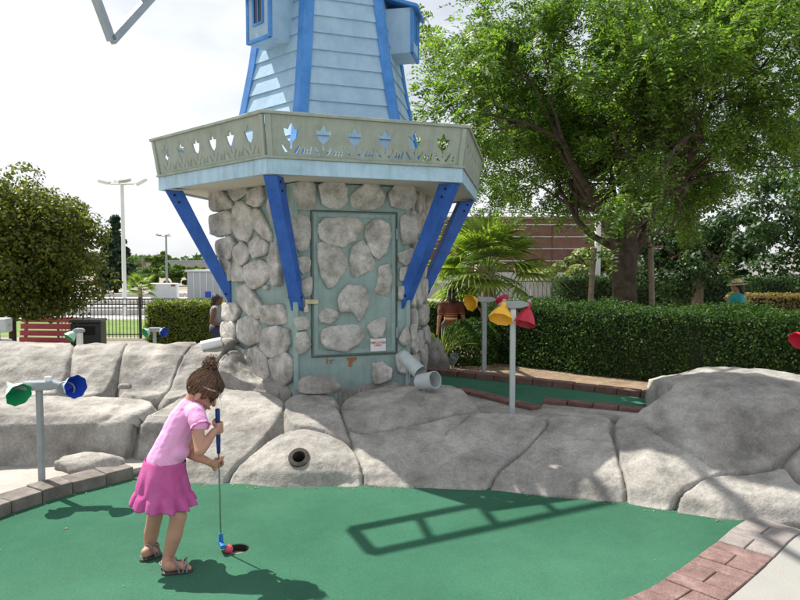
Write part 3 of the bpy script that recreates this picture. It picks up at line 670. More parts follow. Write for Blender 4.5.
for k in range(6):
    n, t = face_fr(k)
    o = obj('rail_panel', panel, M_rail, mill); o.location = n*(apD-.012)+Vector((0, 0, ZD1+.018)); o.rotation_euler = Euler((math.atan(LEAN)*1.0, 0, R(60*k)), 'XYZ')
    apT = apD-.012+LEAN*PH; zt = ZD1+.018+PH; hw = (apT+.02)/C30/2
    q = [n*(apT-.045)+t*(-(apT-.045)*math.tan(R(30))), n*(apT-.045)+t*((apT-.045)*math.tan(R(30))), n*(apT+.03)+t*((apT+.03)*math.tan(R(30))), n*(apT+.03)-t*((apT+.03)*math.tan(R(30)))]
    MB().add([a+Vector((0, 0, zt-.004)) for a in q]+[a+Vector((0, 0, zt+.022)) for a in q], [(3, 2, 1, 0), (4, 5, 6, 7), (0, 1, 5, 4), (1, 2, 6, 5), (2, 3, 7, 6), (3, 0, 4, 7)]).build('rail_cap', M_rail, mill, bevel=0.003)
    b0 = n*(apD+.012)
    q = [n*(apD-.05)+t*(-(apD-.05)*math.tan(R(30))), n*(apD-.05)+t*((apD-.05)*math.tan(R(30))), n*(apD+.018)+t*((apD+.018)*math.tan(R(30))), n*(apD+.018)-t*((apD+.018)*math.tan(R(30)))]
    MB().add([a+Vector((0, 0, ZD1+.002)) for a in q]+[a+Vector((0, 0, ZD1+.024)) for a in q], [(3, 2, 1, 0), (4, 5, 6, 7), (0, 1, 5, 4), (1, 2, 6, 5), (2, 3, 7, 6), (3, 0, 4, 7)]).build('rail_shoe', M_rail, mill, bevel=0.003)
    for sg_ in (-1, 1):                                  # end battens of each panel
        a = n*(apD+.004)+t*(sg_*(apD*math.tan(R(30))-.028))+Vector((0, 0, ZD1+.02)); b = n*(apT+.008)+t*(sg_*(apT*math.tan(R(30))-.028))+Vector((0, 0, zt-.006))
        MB().beam(a, b, 0.045, 0.02, up=n).build('rail_batten', M_rail, mill)
    # braces under the corners
    a = R(60*k-30); er = Vector((math.sin(a), -math.cos(a), 0)); et = Vector((math.cos(a), math.sin(a), 0))
    prof = [(1.69, ZD0-.001), (1.52, ZD0-.001), (RB-.02, 1.36), (RB-.02, 1.13)]
    MB().prism(prof, lambda u, v, w_: er*u+Vector((0, 0, v))+et*w_, -0.058, 0.058).build('brace', M_blue, mill, bevel=0.004)
    brc = mill.children[-1] if False else [o_ for o_ in bpy.data.objects if o_.name.startswith('brace')][-1]
    for (u_, v_) in ((1.60, ZD0-.05), (1.56, ZD0-.12), (1.12, 1.26)):
        for s_ in (-1, 1): MB().lathe([(0, .013), (.008, .011)], er*u_+Vector((0, 0, v_))+et*(.058*s_), et*s_, 8).build('bolt', M_dark, brc)
# --- upper tower
ZR = [2.40, 2.6, 2.75, 3.1, 3.6, 4.15, 5.0, 5.9]; RR = [1.19, 1.075, 1.015, 0.925, 0.825, 0.742, 0.65, 0.585]
rad = lambda z: float(np.interp(z, ZR, RR))
zs = [2.40+.1*i for i in range(36)]
m = MB(); vs = []
for z in zs: vs += hexring(rad(z)-.02, z)
fs = [(i*6+k, i*6+(k+1) % 6, i*6+6+(k+1) % 6, i*6+6+k) for i in range(len(zs)-1) for k in range(6)]+[tuple(range(len(vs)-6, len(vs)))]
upper = obj('upper_tower', new_mesh(vs, fs), M_siding, mill)
z = 2.44; ex = 0.168; rows = []
while z+ex < 5.9: rows.append((z, z+ex)); z += ex
for i, (za, zb) in enumerate(rows):
    ra, rb = rad(za), rad(zb); 
    q = []
    for (r, zz, w_) in ((ra, za, 0.014), (rb, zb, -0.002), (rb, zb, -0.03), (ra, za, -0.03)):
        ap = r*C30+w_; h = r/2-.004
        q += [Vector((-h, -ap, zz)), Vector((h, -ap, zz))]
    bmsh = MB().add(q, [(0, 1, 3, 2), (2, 3, 5, 4), (4, 5, 7, 6), (6, 7, 1, 0), (0, 2, 4, 6), (1, 7, 5, 3)]).mesh()
    for k in range(6):
        o = obj('board', bmsh, M_siding, upper); o.rotation_euler = (0, 0, R(60*k))
# curved blue corner trims
vs = []; fs = []
zt_ = [2.40+.125*i for i in range(29)]
er = Vector((math.sin(R(-30)), -math.cos(R(-30)), 0)); et = Vector((math.cos(R(-30)), math.sin(R(-30)), 0))
for z in zt_:
    r = rad(z)
    nl, tl = face_fr(-1); nr, tr_ = face_fr(0); c = er*r; wd = 0.075
    pr = [c+er*.035, c+tr_*wd+nr*.024, c+tr_*wd-nr*.02, c-er*.04, c-tl*wd-nl*.02, c-tl*wd+nl*.024]
    vs += [p+Vector((0, 0, z)) for p in pr]
for i in range(len(zt_)-1):
    for j in range(6): fs.append((i*6+j, i*6+(j+1) % 6, i*6+6+(j+1) % 6, i*6+6+j))
fs += [tuple(reversed(range(6))), tuple(range(len(vs)-6, len(vs)))]
trim = new_mesh(vs, fs)
for k in range(6): o = obj('corner_trim', trim, M_tblue, upper); o.rotation_euler = (0, 0, R(60*k))
# dormers on the two flanking faces
for k in (-1, 1):
    n, t = face_fr(k); zb, ztp = 3.72, 4.17; apo = 0.93; hw = 0.185
    db = fbox(MB(), k, -hw, hw, zb, ztp, -0.5, 0.0, ap=apo).build('dormer', M_siding, mill)
    for a in ((-hw-.004, -hw+.028, zb, ztp), (hw-.028, hw+.004, zb, ztp), (-hw+.028, hw-.028, zb-.004, zb+.026)): fbox(MB(), k, *a, -0.02, 0.010, ap=apo).build('dormer_trim', M_tblue, db)
    wv0, wv1 = zb+.17, ztp-.05
    fbox(MB(), k, -.06, .06, wv0, wv1, -.01, .004, ap=apo).build('window_pane', mat('dark_glass', (0.012, 0.015, 0.02), (0.02, 0.022, 0.03), 5, 0.08, spec=0.6), db)
    wm = MB()
    for a in ((-.085, -.06, wv0-.02, wv1+.02), (.06, .085, wv0-.02, wv1+.02), (-.06, .06, wv0-.022, wv0), (-.06, .06, wv1, wv1+.022), (-.006, .006, wv0, wv1)): fbox(wm, k, *a, -.005, .012, ap=apo)
    wm.build('window_frame', M_tblue, db)
    rf = MB().add([fpt(k, u, v, w_, apo) for (u, v, w_) in ((-hw-.05, ztp-.02, .06), (hw+.05, ztp-.02, .06), (hw+.05, ztp+.14, -.42), (-hw-.05, ztp+.14, -.42), (-hw-.05, ztp+.012, .06), (hw+.05, ztp+.012, .06), (hw+.05, ztp+.18, -.42), (-hw-.05, ztp+.18, -.42))], [(3, 2, 1, 0), (4, 5, 6, 7), (0, 1, 5, 4), (1, 2, 6, 5), (2, 3, 7, 6), (3, 0, 4, 7)])
    rf.build('dormer_roof', M_tblue, db)
# cap, hub and three frame sails (above the picture, one sail tip and its shadow come into it)
cap = hexprism(0.64, 5.86, 0.64, 5.93); cap.build('cap_eave', M_tblue, mill)
vs = []
for i, (r, z) in enumerate(((0.6, 5.93), (0.58, 6.2), (0.5, 6.5), (0.36, 6.75), (0.05, 6.85))): vs += hexring(r, z)
fs = [(i*6+k, i*6+(k+1) % 6, i*6+6+(k+1) % 6, i*6+6+k) for i in range(4) for k in range(6)]+[tuple(range(24, 30)), tuple(reversed(range(6)))]
obj('cap_roof', new_mesh(vs, fs), M_fascia, mill)
PSI = R(72)-PHI; bt = Vector((math.cos(PSI), math.sin(PSI), 0)); bn = Vector((-math.sin(PSI), math.cos(PSI), 0))
tip = to_mill(P(115, 37, 5.2)); boff = tip.dot(bn)        # the sails turn before the back left face
M_sail = mat('sail_grey_blue', (0.30, 0.35, 0.40), (0.36, 0.41, 0.46), 5, 0.6, 0.1, 50)
THB = R(42.5); tu = tip.dot(bt); half = 0.175
ax2 = (math.sin(THB), math.cos(THB)); pe2 = (-math.cos(THB), math.sin(THB))
endc = (tu+pe2[0]*half, tip.z+pe2[1]*half); blade_len = -endc[0]/ax2[0]
hubp = (0.0, endc[1]+ax2[1]*blade_len)
hub3 = bn*boff+Vector((0, 0, hubp[1]))
MB().tube([hub3-bn*(boff+0.1), hub3+bn*.12], [0.06, 0.06], 12).build('axle', M_black, mill)
MB().lathe([(-.06, .16), (.06, .16), (.12, .06)], hub3, bn, 16).build('hub', M_tblue, mill)
for b_ in range(4):
    ang = b_*R(90); ca, sa = math.cos(ang), math.sin(ang)
    def bp_(l, s_, w_=0):      # l along the sail from the hub, s_ across
        x = -ax2[0]*l+pe2[0]*s_; y = -ax2[1]*l+pe2[1]*s_
        x, y = x*ca-y*sa, x*sa+y*ca
        return bt*(hubp[0]+x)+bn*(boff+w_)+Vector((0, 0, hubp[1]+y))
    sl = 0.055                                            # slanted end
    c = [bp_(1.0, -half), bp_(blade_len+sl, -half), bp_(blade_len-sl, half), bp_(1.0, half)]
    m = MB()
    for i in range(4): m.beam(c[i], c[(i+1) % 4], 0.062, 0.045, up=bn)
    m.beam(bp_(0, 0), bp_(1.0, 0), .05, .08, up=bn)
    blade = m.build('sail', M_sail, mill)
    for q in (1.62, 2.24, 2.86): MB().beam(bp_(q, -half), bp_(q, half), .025, .05, up=bn).build('sail_bar', M_sail, blade)
print('mill ok', hubp, boff)
# ================================================================ FUNNEL LAMPS AND SMALL FIXTURES
def colmat(n, c): return mat(n, c, tuple(min(1, x*1.25) for x in c), 8, 0.45, 0.05, 60, spec=0.45, dirt=0.12, dsc=9)
M_fgreen = colmat('funnel_green', (0.01, 0.28, 0.11)); M_fblue = colmat('funnel_blue', (0.015, 0.06, 0.42)); M_fyel = colmat('funnel_yellow', (0.78, 0.42, 0.02)); M_fred = colmat('funnel_red', (0.42, 0.01, 0.035))
M_fsunlit = {M_fgreen: colmat('funnel_sunlit_green', (0.42, 0.62, 0.5)), M_fblue: colmat('funnel_sunlit_blue', (0.34, 0.47, 0.68)), M_fyel: M_fyel, M_fred: M_fred}  # green and blue: sunlight put into the paler outside colour
def funnel(parent, a, d, L, r, m, seed=0):     # neck at a, mouth towards d
    wob = lambda i, an: (0.045*math.cos(8*an+seed) if 3 <= i <= 6 else 0)
    pr = [(0, r*.22), (L*.28, r*.24), (L*.34, r*.42), (L*.70, r*.80), (L, r), (L*1.01, r*.965), (L*.7, r*.76), (L*.36, r*.36), (L*.34, 0.002), (0, 0.002)]
    fo = MB().lathe(pr[:5], a, d, 32, wob=wob).mesh(True)
    o = obj('funnel', MB().lathe(pr, a, d, 32, closed=True, wob=wob).mesh(True), m, parent)
    o.data.materials.append(M_fsunlit[m]); n = 32
    mid = Vector(a); dd = Vector(d).normalized()
    for pl in o.data.polygons:                 # sunlit whiteness painted on the outside, strong own colour inside
        cc = Vector(pl.center)-mid; rr = (cc-dd*cc.dot(dd)); 
        if pl.normal.dot(rr) > 0 and cc.dot(dd) < L*0.98: pl.material_index = 1
    bpy.data.meshes.remove(fo)
    MB().tube([Vector(a)-dd*.03, Vector(a)+dd*.02], r*.17, 10).build('socket', M_grey, o)
    return o
def lamp(base, top, arm, label, group='funnel lamps around the course', pw=0.036, post_col=None):
    # base point, post top z, arm = (dir vector, half lengths left/right)
    t = thing('funnel_lamp', label, 'lamp', tuple(base), 0, group)
    h = top-base[2]
    MB().box((0, 0, h/2), (pw, pw, h)).build('post', post_col or M_grey, t, bevel=0.004)
    d, l, r = arm; d = Vector(d).normalized()
    x = d; z = Vector((0, 0, 1)); y = z.cross(x)
    pr = [(-l, .012), (-l*.55, .034), (r*.55, .034), (r, .012), (r, -.010), (r*.4, -.026), (-l*.4, -.026), (-l, -.010)]
    MB().prism(pr, lambda u, v, w_: x*u+z*(v+h)+y*w_, -0.035, 0.035).build('crossarm', M_grey, t, bevel=0.006)
    return t, h
# near lamp on the left: green and blue funnels
b0 = G(42, 484, 0.05); Yl = b0.y
bz = Vector((b0.x, b0.y, 0.05)); arm_top = P(45, 386, Yl).z
t, h = lamp(bz, arm_top, ((1, 0.12, 0), 0.16, 0.17), 'grey post with a green and a blue funnel behind the left kerb')
a = P(9, 385, Yl-.03)-bz; funnel(t, a, P(25, 401, Yl-.15)-bz-a, 0.145, 0.082, M_fgreen)
a = P(64, 385, Yl+.02)-bz; funnel(t, a, P(84, 388, Yl-.12)-bz-a, 0.15, 0.078, M_fblue, 1)
MB().tube([P(66+8.5*math.cos(q), 389+7*math.sin(q), Yl-.02)-bz for q in np.linspace(0, 2*math.pi, 25)], 0.006, 6).build('cable_loop', M_grey, t, smooth=True)
MB().lathe([(0, .024), (.03, .022), (.034, .01)], P(48, 381, Yl)-bz, (0, 0, 1), 12).build('end_plug', M_white, t, smooth=True)
# the two lamps by the upper green
b0 = G(512, 413, 0.33); bz = Vector((b0.x, b0.y, 0.30)); tz = P(512, 305, b0.y).z
t, h = lamp(bz, tz, ((1, 0.25, 0), 0.12, 0.13), 'grey post with yellow and red funnels standing on the rocks, nearer of two', pw=0.042, post_col=M_pvc)
MB().box((0, 0, h-.09), (0.046, 0.046, 0.10)).build('post_sleeve', M_white, t, bevel=0.004)
a = P(504, 303, b0.y-.05)-bz; funnel(t, a, P(500, 322, b0.y-.14)-bz-a, 0.155, 0.098, M_fyel)
a = P(529, 303, b0.y+.04)-bz; funnel(t, a, P(524, 326, b0.y-.03)-bz-a, 0.19, 0.09, M_fred, 1)
b0 = G(484, 372, 0.36); bz = Vector((b0.x, b0.y, 0.33)); tz = P(484, 300, b0.y).z
t, h = lamp(bz, tz, ((1, 0.1, 0), 0.10, 0.12), 'grey post with yellow and red funnels beyond the upper green, farther of two', pw=0.048)
a = P(478, 300, b0.y)-bz; funnel(t, a, P(462, 306, b0.y-.16)-bz-a, 0.13, 0.095, M_fyel)
a = P(493, 299, b0.y+.04)-bz; funnel(t, a, P(502, 302, b0.y+.05)-bz-a, 0.14, 0.10, M_fred, 1)
# far left lamps and the ones cut by the frame
bz = P(80, 352, 8.0); bz.z = 0.0; t, h = lamp(bz, P(80, 331, 8).z, ((1, 0.2, 0), 0.08, 0.06), 'short post with one green funnel in front of the black bin', pw=0.06, post_col=M_white)
a = P(77, 330, 8)-bz; funnel(t, a, P(70, 337, 7.93)-bz-a, 0.14, 0.075, M_fgreen)
bz = P(155, 352, 9.0); bz.z = 0.0; t, h = lamp(bz, P(155, 330, 9).z, ((1, 0, 0), 0.12, 0.12), 'small lamp with green and blue funnels before the clipped left hedge', pw=0.04)
a = P(151, 330, 9)-bz; funnel(t, a, P(147, 332, 8.95)-bz-a, 0.10, 0.07, M_fgreen)
a = P(160, 330, 9)-bz; funnel(t, a, P(164, 332, 8.95)-bz-a, 0.10, 0.07, M_fblue)
bz = P(-6, 352, 7.2); bz.z = 0.0; t, h = lamp(bz, P(0, 325, 7.2).z, ((1, 0, 0), 0.2, 0.19), 'grey lamp post cut by the left picture edge above the rock wall', pw=0.10)
MB().box((0.05, 0, h), (0.27, 0.14, 0.16)).build('lamp_box', M_pvc, t, bevel=0.02, seg=2); MB().box((0.04, 0, h-.19), (0.26, 0.16, 0.05)).build('lamp_bracket', M_grey, t, bevel=0.01)
bz = P(818, 400, 5.6); bz.z = 0.3; t, h = lamp(bz, P(815, 331, 5.6).z, ((1, 0.2, 0), 0.10, 0.1), 'lamp cut by the right picture edge, only its red funnel showing')
a = P(806, 334, 5.6)-bz; funnel(t, a, P(794, 344, 5.52)-bz-a, 0.13, 0.08, M_fred)

# grey floodlights of pipe at the tower foot
def flood(c, d, L, r, label, m=M_pvc, stake=True, ground=0.4):
    c = Vector(c); d = Vector(d).normalized(); t = thing('floodlight', label, 'floodlight', (c.x, c.y, ground), 0, 'pipe floodlights around the tower')
    o = c-Vector((c.x, c.y, ground))
    MB().lathe([(-L*.5, r*.75), (-L*.46, r*.9), (-L*.1, r*.95), (L*.5, r), (L*.5, r*.93), (-L*.05, r*.88), (-L*.1, .002), (-L*.5, .002)], o, d, 24, closed=True).build('housing', m, t, smooth=True)
    MB().lathe([(0, r*.86), (.006, r*.86)], o-d*L*.05, d, 20).build('lens', mat('lens', (0.25, 0.27, 0.28), (0.3, 0.32, 0.32), 5, 0.15), t)
    MB().tube([o-d*L*.2-Vector((0, 0, r*.6)), Vector((o.x-d.x*L*.2, o.y-d.y*L*.2, -0.04))], 0.014, 8).build('stake', M_grey, t)
    return t
flood(P(411, 364, 5.75), (0.5, -0.45, -0.42), 0.25, 0.068, 'grey pipe floodlight tilted against the tower corner, upper of two', ground=0.45)
flood(P(427, 381, 5.45), (0.62, -0.66, 0.22), 0.20, 0.075, 'grey pipe floodlight lying on the rock, mouth towards the camera', ground=0.42)
flood(P(212, 344, 6.25), (-0.97, -0.2, -0.22), 0.20, 0.052, 'white pipe floodlight lying on the rock wall by the tower', m=M_white, ground=0.78)
flood(P(453.5, 359, 7.6), (0.2, -0.6, 0.75), 0.11, 0.05, 'tiny grey spotlight in the planting bed near the round bush', m=M_grey, ground=0.30)

# ================================================================ UPPER GREEN WITH ITS BRICK EDGES
UH = 0.30
fa, fb = G(425, 366, 0.38), G(666, 391, 0.38); na, nb = G(460, 386, 0.38), G(537, 404, 0.38); ma, mb_ = G(544, 397, 0.38), G(646, 406, 0.38)
far_line = [Vector((fa.x-.5, fa.y+.35, 0)), fa, (fa+fb)/2+Vector((.03, .03, 0)), fb, Vector((3.35, 5.75, 0))]
poly_sheet('putting_green.001', [(p.x, p.y) for p in far_line]+[(3.3, 5.0), (1.9, 5.25), (1.2, 5.38), (0.55, 6.0), (0.2, 6.6)], UH, M_turf, 0.3, (), 'narrow strip of green turf beyond the rocks', 'green')
poly_sheet('ledge', [(na.x-.35, na.y+.45), (na.x, na.y-.02), (nb.x, nb.y-.02), (ma.x, ma.y-.02), (mb_.x, mb_.y-.02), (3.2, 5.2), (3.2, 4.9), (1.9, 5.0), (1.2, 5.05), (0.55, 5.4), (0.1, 6.2)], UH+.03, M_rock, 0.33, (), 'rock ledge in front of the near brick edge', 'ledge')
def brick_row(pa, pb, name, label, n=None, wd=0.11, ht=0.072, jitter=0.004, off=0.0):
    pa, pb = Vector(pa), Vector(pb); L = (pb-pa).length; n = n or max(1, round(L/0.215)); d = (pb-pa)/L; nn = Vector((-d.y, d.x, 0)); ang = math.atan2(d.y, d.x)
    c = (pa+pb)/2
    o = tag(obj(name, MB().box((0, 0, -.03), (L-.01, wd*.85, 0.06), rz=ang).mesh(), MATS['mortar'], None, (c.x, c.y, UH)), label, 'brick edging', kind='structure')
    bl = MB().box((0, 0, ht/2-.01), (L/n-.008, wd, ht), rz=ang).mesh(bevel=0.008, seg=2)
    for i in range(n):
        p = pa+d*(L*(i+.5)/n)-c
        b = obj('brick', bl, M_dbrick, o, (p.x+random.uniform(-jitter, jitter), p.y+random.uniform(-jitter, jitter), random.uniform(-.004, .004)))
        b.rotation_euler = (0, 0, random.uniform(-.02, .02))
for i, (p, q) in enumerate(zip(far_line[:-1], far_line[1:])): brick_row(p.xy.to_3d(), q.xy.to_3d(), 'brick_edging', ['dark red brick edge beside the tower foot', 'far brick edge of the upper green near the round bush', 'far brick edge of the upper green below the hedge', 'far brick edge behind the largest boulder'][i])
brick_row(na.xy.to_3d(), nb.xy.to_3d(), 'brick_edging', 'near brick edge of the upper green left of the lamp post', wd=0.13)
brick_row(ma.xy.to_3d(), mb_.xy.to_3d(), 'brick_edging', 'near brick edge of the upper green right of the lamp post', wd=0.13)
poly_sheet('planting_bed', [(p.x, p.y) for p in far_line]+[(6.5, 4.9), (7.5, 7.0), (3.5, 10.2), (0.5, 10.5), (-0.6, 9.0)], 0.27, M_soil, 0.33, (), 'bark-strewn planting bed under the hedge', 'planting bed')
print('fixtures ok')
# ================================================================ PEOPLE
def skinmat(n, c):
    m = mat(n, c, tuple(min(1, x*1.12) for x in c), 9, 0.55, 0.03, 120, spec=0.35)
    b = m.node_tree.nodes['Principled BSDF']; b.inputs['Subsurface Weight'].default_value = 0.12; b.inputs['Subsurface Radius'].default_value = (0.02, 0.008, 0.004); b.inputs['Subsurface Scale'].default_value = 0.5
    return m
def stripemat(name, ca, cb, axis, freq, duty=0.5, rough=0.85, bump=0.15, extra=None):
    m = bpy.data.materials.new(name); m.use_nodes = True; t = m.node_tree; b = t.nodes['Principled BSDF']; L = t.links.new; N = t.nodes.new
    tc = N('ShaderNodeTexCoord'); d = N('ShaderNodeVectorMath'); d.operation = 'DOT_PRODUCT'; d.inputs[1].default_value = axis
    L(tc.outputs['Object'], d.inputs[0]); mu = N('ShaderNodeMath'); mu.operation = 'MULTIPLY'; mu.inputs[1].default_value = freq; L(d.outputs['Value'], mu.inputs[0])
    fr = N('ShaderNodeMath'); fr.operation = 'FRACT'; L(mu.outputs[0], fr.inputs[0])
    r = N('ShaderNodeValToRGB'); e = r.color_ramp.elements; e[0].position = duty-.04; e[0].color = (*ca, 1); e[1].position = duty+.04; e[1].color = (*cb, 1)
    x = e.new(0.985); x.color = (*cb, 1); x = e.new(1.0); x.color = (*ca, 1)
    L(fr.outputs[0], r.inputs[0]); L(r.outputs[0], b.inputs['Base Color'])
    b.inputs['Roughness'].default_value = rough; b.inputs['Specular IOR Level'].default_value = 0.2
    n2 = N('ShaderNodeTexNoise'); n2.inputs['Scale'].default_value = 22; n2.inputs['Detail'].default_value = 4; L(tc.outputs['Object'], n2.inputs['Vector'])
    bp = N('ShaderNodeBump'); bp.inputs['Strength'].default_value = bump; bp.inputs['Distance'].default_value = 0.03; L(n2.outputs['Fac'], bp.inputs['Height']); L(bp.outputs[0], b.inputs['Normal'])
    return m
M_skin = skinmat('child_skin', (0.47, 0.255, 0.18)); M_hair = mat('brown_hair', (0.025, 0.012, 0.007), (0.09, 0.045, 0.024), 60, 0.5, 0.8, 90, spec=0.45)
GY = 3.28
def Q(x, y, dy=0.0): return P(x, y, GY+dy+0.11*min(1, max(0, (470-y)/80)))   # she leans away as she bends
GB = G(168, 566); GB.z = 0
girl = thing('person', 'small girl in pink striped shirt and pink skirt, bending over a putter', 'person', tuple(GB))
gl = lambda p: Vector(p)-GB
def cap(a, ra, b, rb): return ('c', gl(a), ra, gl(b), rb)
def frame(f, u): f = Vector(f).normalized(); u = Vector(u); u = (u-f*u.dot(f)).normalized(); return f, f.cross(u), u
# putter axis
pt, pb = Q(217.5, 408.5, -0.01), P(221, 541, 3.41)
def on_putter(y): t = (y-408.5)/(541-408.5); return pt.lerp(pb, t)
pax = (pb-pt).normalized()
hc = Q(205.5, 388, 0.0); hf, hr, hu = frame((0.78, 0.10, -0.60), (0.61, 0.05, 0.79)); HM = Matrix((hf, hr, hu)).transposed()
def hp(f, r_, u): return hc+hf*f+hr*r_+hu*u
parts = [('e', gl(hp(-.002, 0, 0.004)), (.081, .069, .080), HM), ('e', gl(hp(.026, 0, -.050)), (.052, .052, .056), HM), ('e', gl(hp(.040, 0, -.083)), (.030, .033, .026), HM),
         ('e', gl(hp(.060, 0, -.096)), (.014, .017, .013), HM), ('e', gl(hp(.058, .028, -.056)), (.022, .020, .020), HM), ('e', gl(hp(.058, -.028, -.056)), (.022, .020, .020), HM),
         cap(hp(.076, 0, -.022), .008, hp(.090, 0, -.050), .0105), ('e', gl(hp(.078, 0, -.078)), (.008, .018, .007), HM), ('e', gl(hp(.070, 0, .012)), (.012, .045, .014), HM),
         ('e', gl(hp(-.004, .076, -.036)), (.016, .009, .025), HM), ('e', gl(hp(-.006, -.069, -.034)), (.016, .007, .024), HM),
         cap(hp(-.028, 0, -.05), .040, Q(191.5, 405, .0), .046)]
parts += [cap(Q(190, 407), .055, Q(183, 420), .070), cap(Q(183, 420), .070, Q(172, 445), .074), cap(Q(172, 445), .074, Q(164, 470), .074),
          cap(Q(194, 411, -.085), .036, Q(190, 408, .085), .036)]
sh_r, el_r, wr_r = Q(196.5, 415, -.10), Q(200, 451, -.135), Q(214, 431.5, -.055)
parts += [cap(sh_r, .036, el_r, .0265), cap(el_r, .0275, el_r.lerp(wr_r, .35), .028), cap(el_r.lerp(wr_r, .35), .028, wr_r, .0195)]
sh_l, el_l, wr_l = Q(191, 412, .10), Q(189, 453, .055), Q(208, 461.5, .0)
parts += [cap(sh_l, .036, el_l, .0265), cap(el_l, .0275, el_l.lerp(wr_l, .35), .028), cap(el_l.lerp(wr_l, .35), .028, wr_l, .019)]
# legs and feet
hipr, knr, car, anr = Q(165.5, 478, -.04), Q(178.5, 516, -.055), Q(174, 536, -.065), Q(166.5, 563, -.06)
hipl, knl, cal, anl = Q(160, 480, .055), Q(155, 516, .07), Q(151.5, 533, .08), Q(149, 551, .09)
for (h_, k_, c_, a_, s_) in ((hipr, knr, car, anr, 1.0), (hipl, knl, cal, anl, .97)):
    parts += [cap(h_, .052*s_, k_, .043*s_), cap(k_, .043*s_, k_.lerp(c_, .5), .040*s_), cap(k_.lerp(c_, .5), .040*s_, c_, .041*s_), cap(c_, .041*s_, a_, .0255*s_)]
FEET = []
for (a_, heel, toe) in ((anr, G(163, 574.5), G(192.5, 570)), (anl, G(141.5, 561.5), G(160, 553.5))):
    d = (toe-heel); d.z = 0; L = d.length; d.normalize(); sd_ = Vector((d.y, -d.x, 0)); FEET.append((heel, d, sd_, L, a_))
    hl = heel+d*.028+Vector((0, 0, .036)); bl = heel+d*(L*.68)+Vector((0, 0, .032))
    parts += [cap(a_, .029, hl+Vector((0, 0, .004)), .026), cap(hl, .025, bl, .022), cap(a_-Vector((0, 0, .005)), .026, bl, .020), cap(bl+sd_*.014, .019, bl-sd_*.014, .018)]
    for i, (o_, r_, l_) in enumerate(((-.022, .0105, .985), (-.008, .0085, 1.0), (.005, .0078, .975), (.016, .0072, .94), (.026, .0068, .89))):
        sgn = -1 if a_ is anr else 1
        tp = heel+d*(L*l_-.010)-sd_*(o_*sgn)*-1; parts.append(cap(heel+d*(L*.72)+sd_*(o_*sgn)+Vector((0, 0, .028)), r_*1.1, heel+d*(L*l_-.012)+sd_*(o_*sgn)+Vector((0, 0, .021)), r_))
# hands closed round the grip
def hand(c, wr, out_dir, flip):
    # c grip centre, wr wrist
    z = -pax; toc = (wr-c); toc -= z*toc.dot(z); toc.normalize(); s_ = z.cross(toc)*flip
    L = []
    pc = c+toc*.026+s_*.006
    L += [cap(wr, .0195, pc, .019), cap(pc+z*.017, .0165, pc-z*.017, .0155)]
    for i, (zo, ln) in enumerate(((.024, .95), (.009, 1.05), (-.006, 1.0), (-.020, .82))):
        pts = []
        for a in (20, 75, 125, 175, 215*ln):
            an = R(a); pts.append(c+(toc*math.cos(an)+s_*math.sin(an))*.0225+z*(zo-.002*a/200))
        rr = [.0098, .0092, .0088, .0082, .0076]
        for j in range(4): L.append(cap(pts[j], rr[j]*.92, pts[j+1], rr[j+1]*.92))
    th = [pc+z*.012-s_*.004, c+toc*.020-s_*.017+z*.026, c-s_*.0205+toc*.002+z*.036, c-s_*.018-toc*.014+z*.040]
    for j, rr in enumerate((.011, .0098, .0088)): L.append(cap(th[j], rr, th[j+1], rr*.92))
    return L
parts += hand(on_putter(427), wr_r, None, 1)+hand(on_putter(463), wr_l, None, -1)
bme = blob(parts, 0.0042, 4)
obj('body', bme, M_skin, girl)
# eyes and mouth
for sd2 in (1, -1):
    e_ = MB().lathe([(-.001, .001), (.0, .009), (.004, .007), (.006, .001)], gl(hp(.071, .028*sd2, -.020)), hf, 12).build('eye', mat('eye_dark', (0.03, 0.02, 0.015), (0.05, 0.03, 0.02), 20, 0.2), girl, smooth=True)
MB().tube([gl(hp(.079, -.018, -.079)), gl(hp(.0865, 0, -.078)), gl(hp(.079, .018, -.079))], [.002, .0038, .002], 8).build('mouth', mat('lips', (0.45, 0.16, 0.14), (0.5, 0.2, 0.17), 20, 0.5), girl, smooth=True)
# hair
bunc = Q(210.5, 364.5, .01)
hpart = [('e', gl(hp(-.014, 0, .010)), (.086, .077, .086), HM), ('e', gl(hp(.030, 0, .052)), (.052, .058, .032), HM), ('e', gl(hp(-.045, 0, -.03)), (.040, .052, .045), HM),
         ('e', gl(bunc), (.031, .033, .036)), cap(bunc+Vector((0, 0, -.02)), .024, hp(-.01, 0, .080), .036),
         ('e', gl(bunc+Vector((.016, -.012, .012))), (.018, .02, .022)), ('e', gl(bunc+Vector((-.014, -.014, -.006))), (.016, .018, .022)), ('e', gl(bunc+Vector((.004, -.006, .032))), (.017, .018, .014)),
         ('e', gl(hp(.056, .040, .006)), (.026, .022, .032), HM), ('e', gl(hp(.066, -.020, .030)), (.020, .030, .02), HM), cap(hp(.060, .046, -.005), .012, hp(.070, .042, -.035), .007)]
hme = displace(blob(hpart, 0.005, 3), 0.0035, 75, 3, 2); hair = obj('hair', hme, M_hair, girl)
st = MB(); rg = random.Random(4)
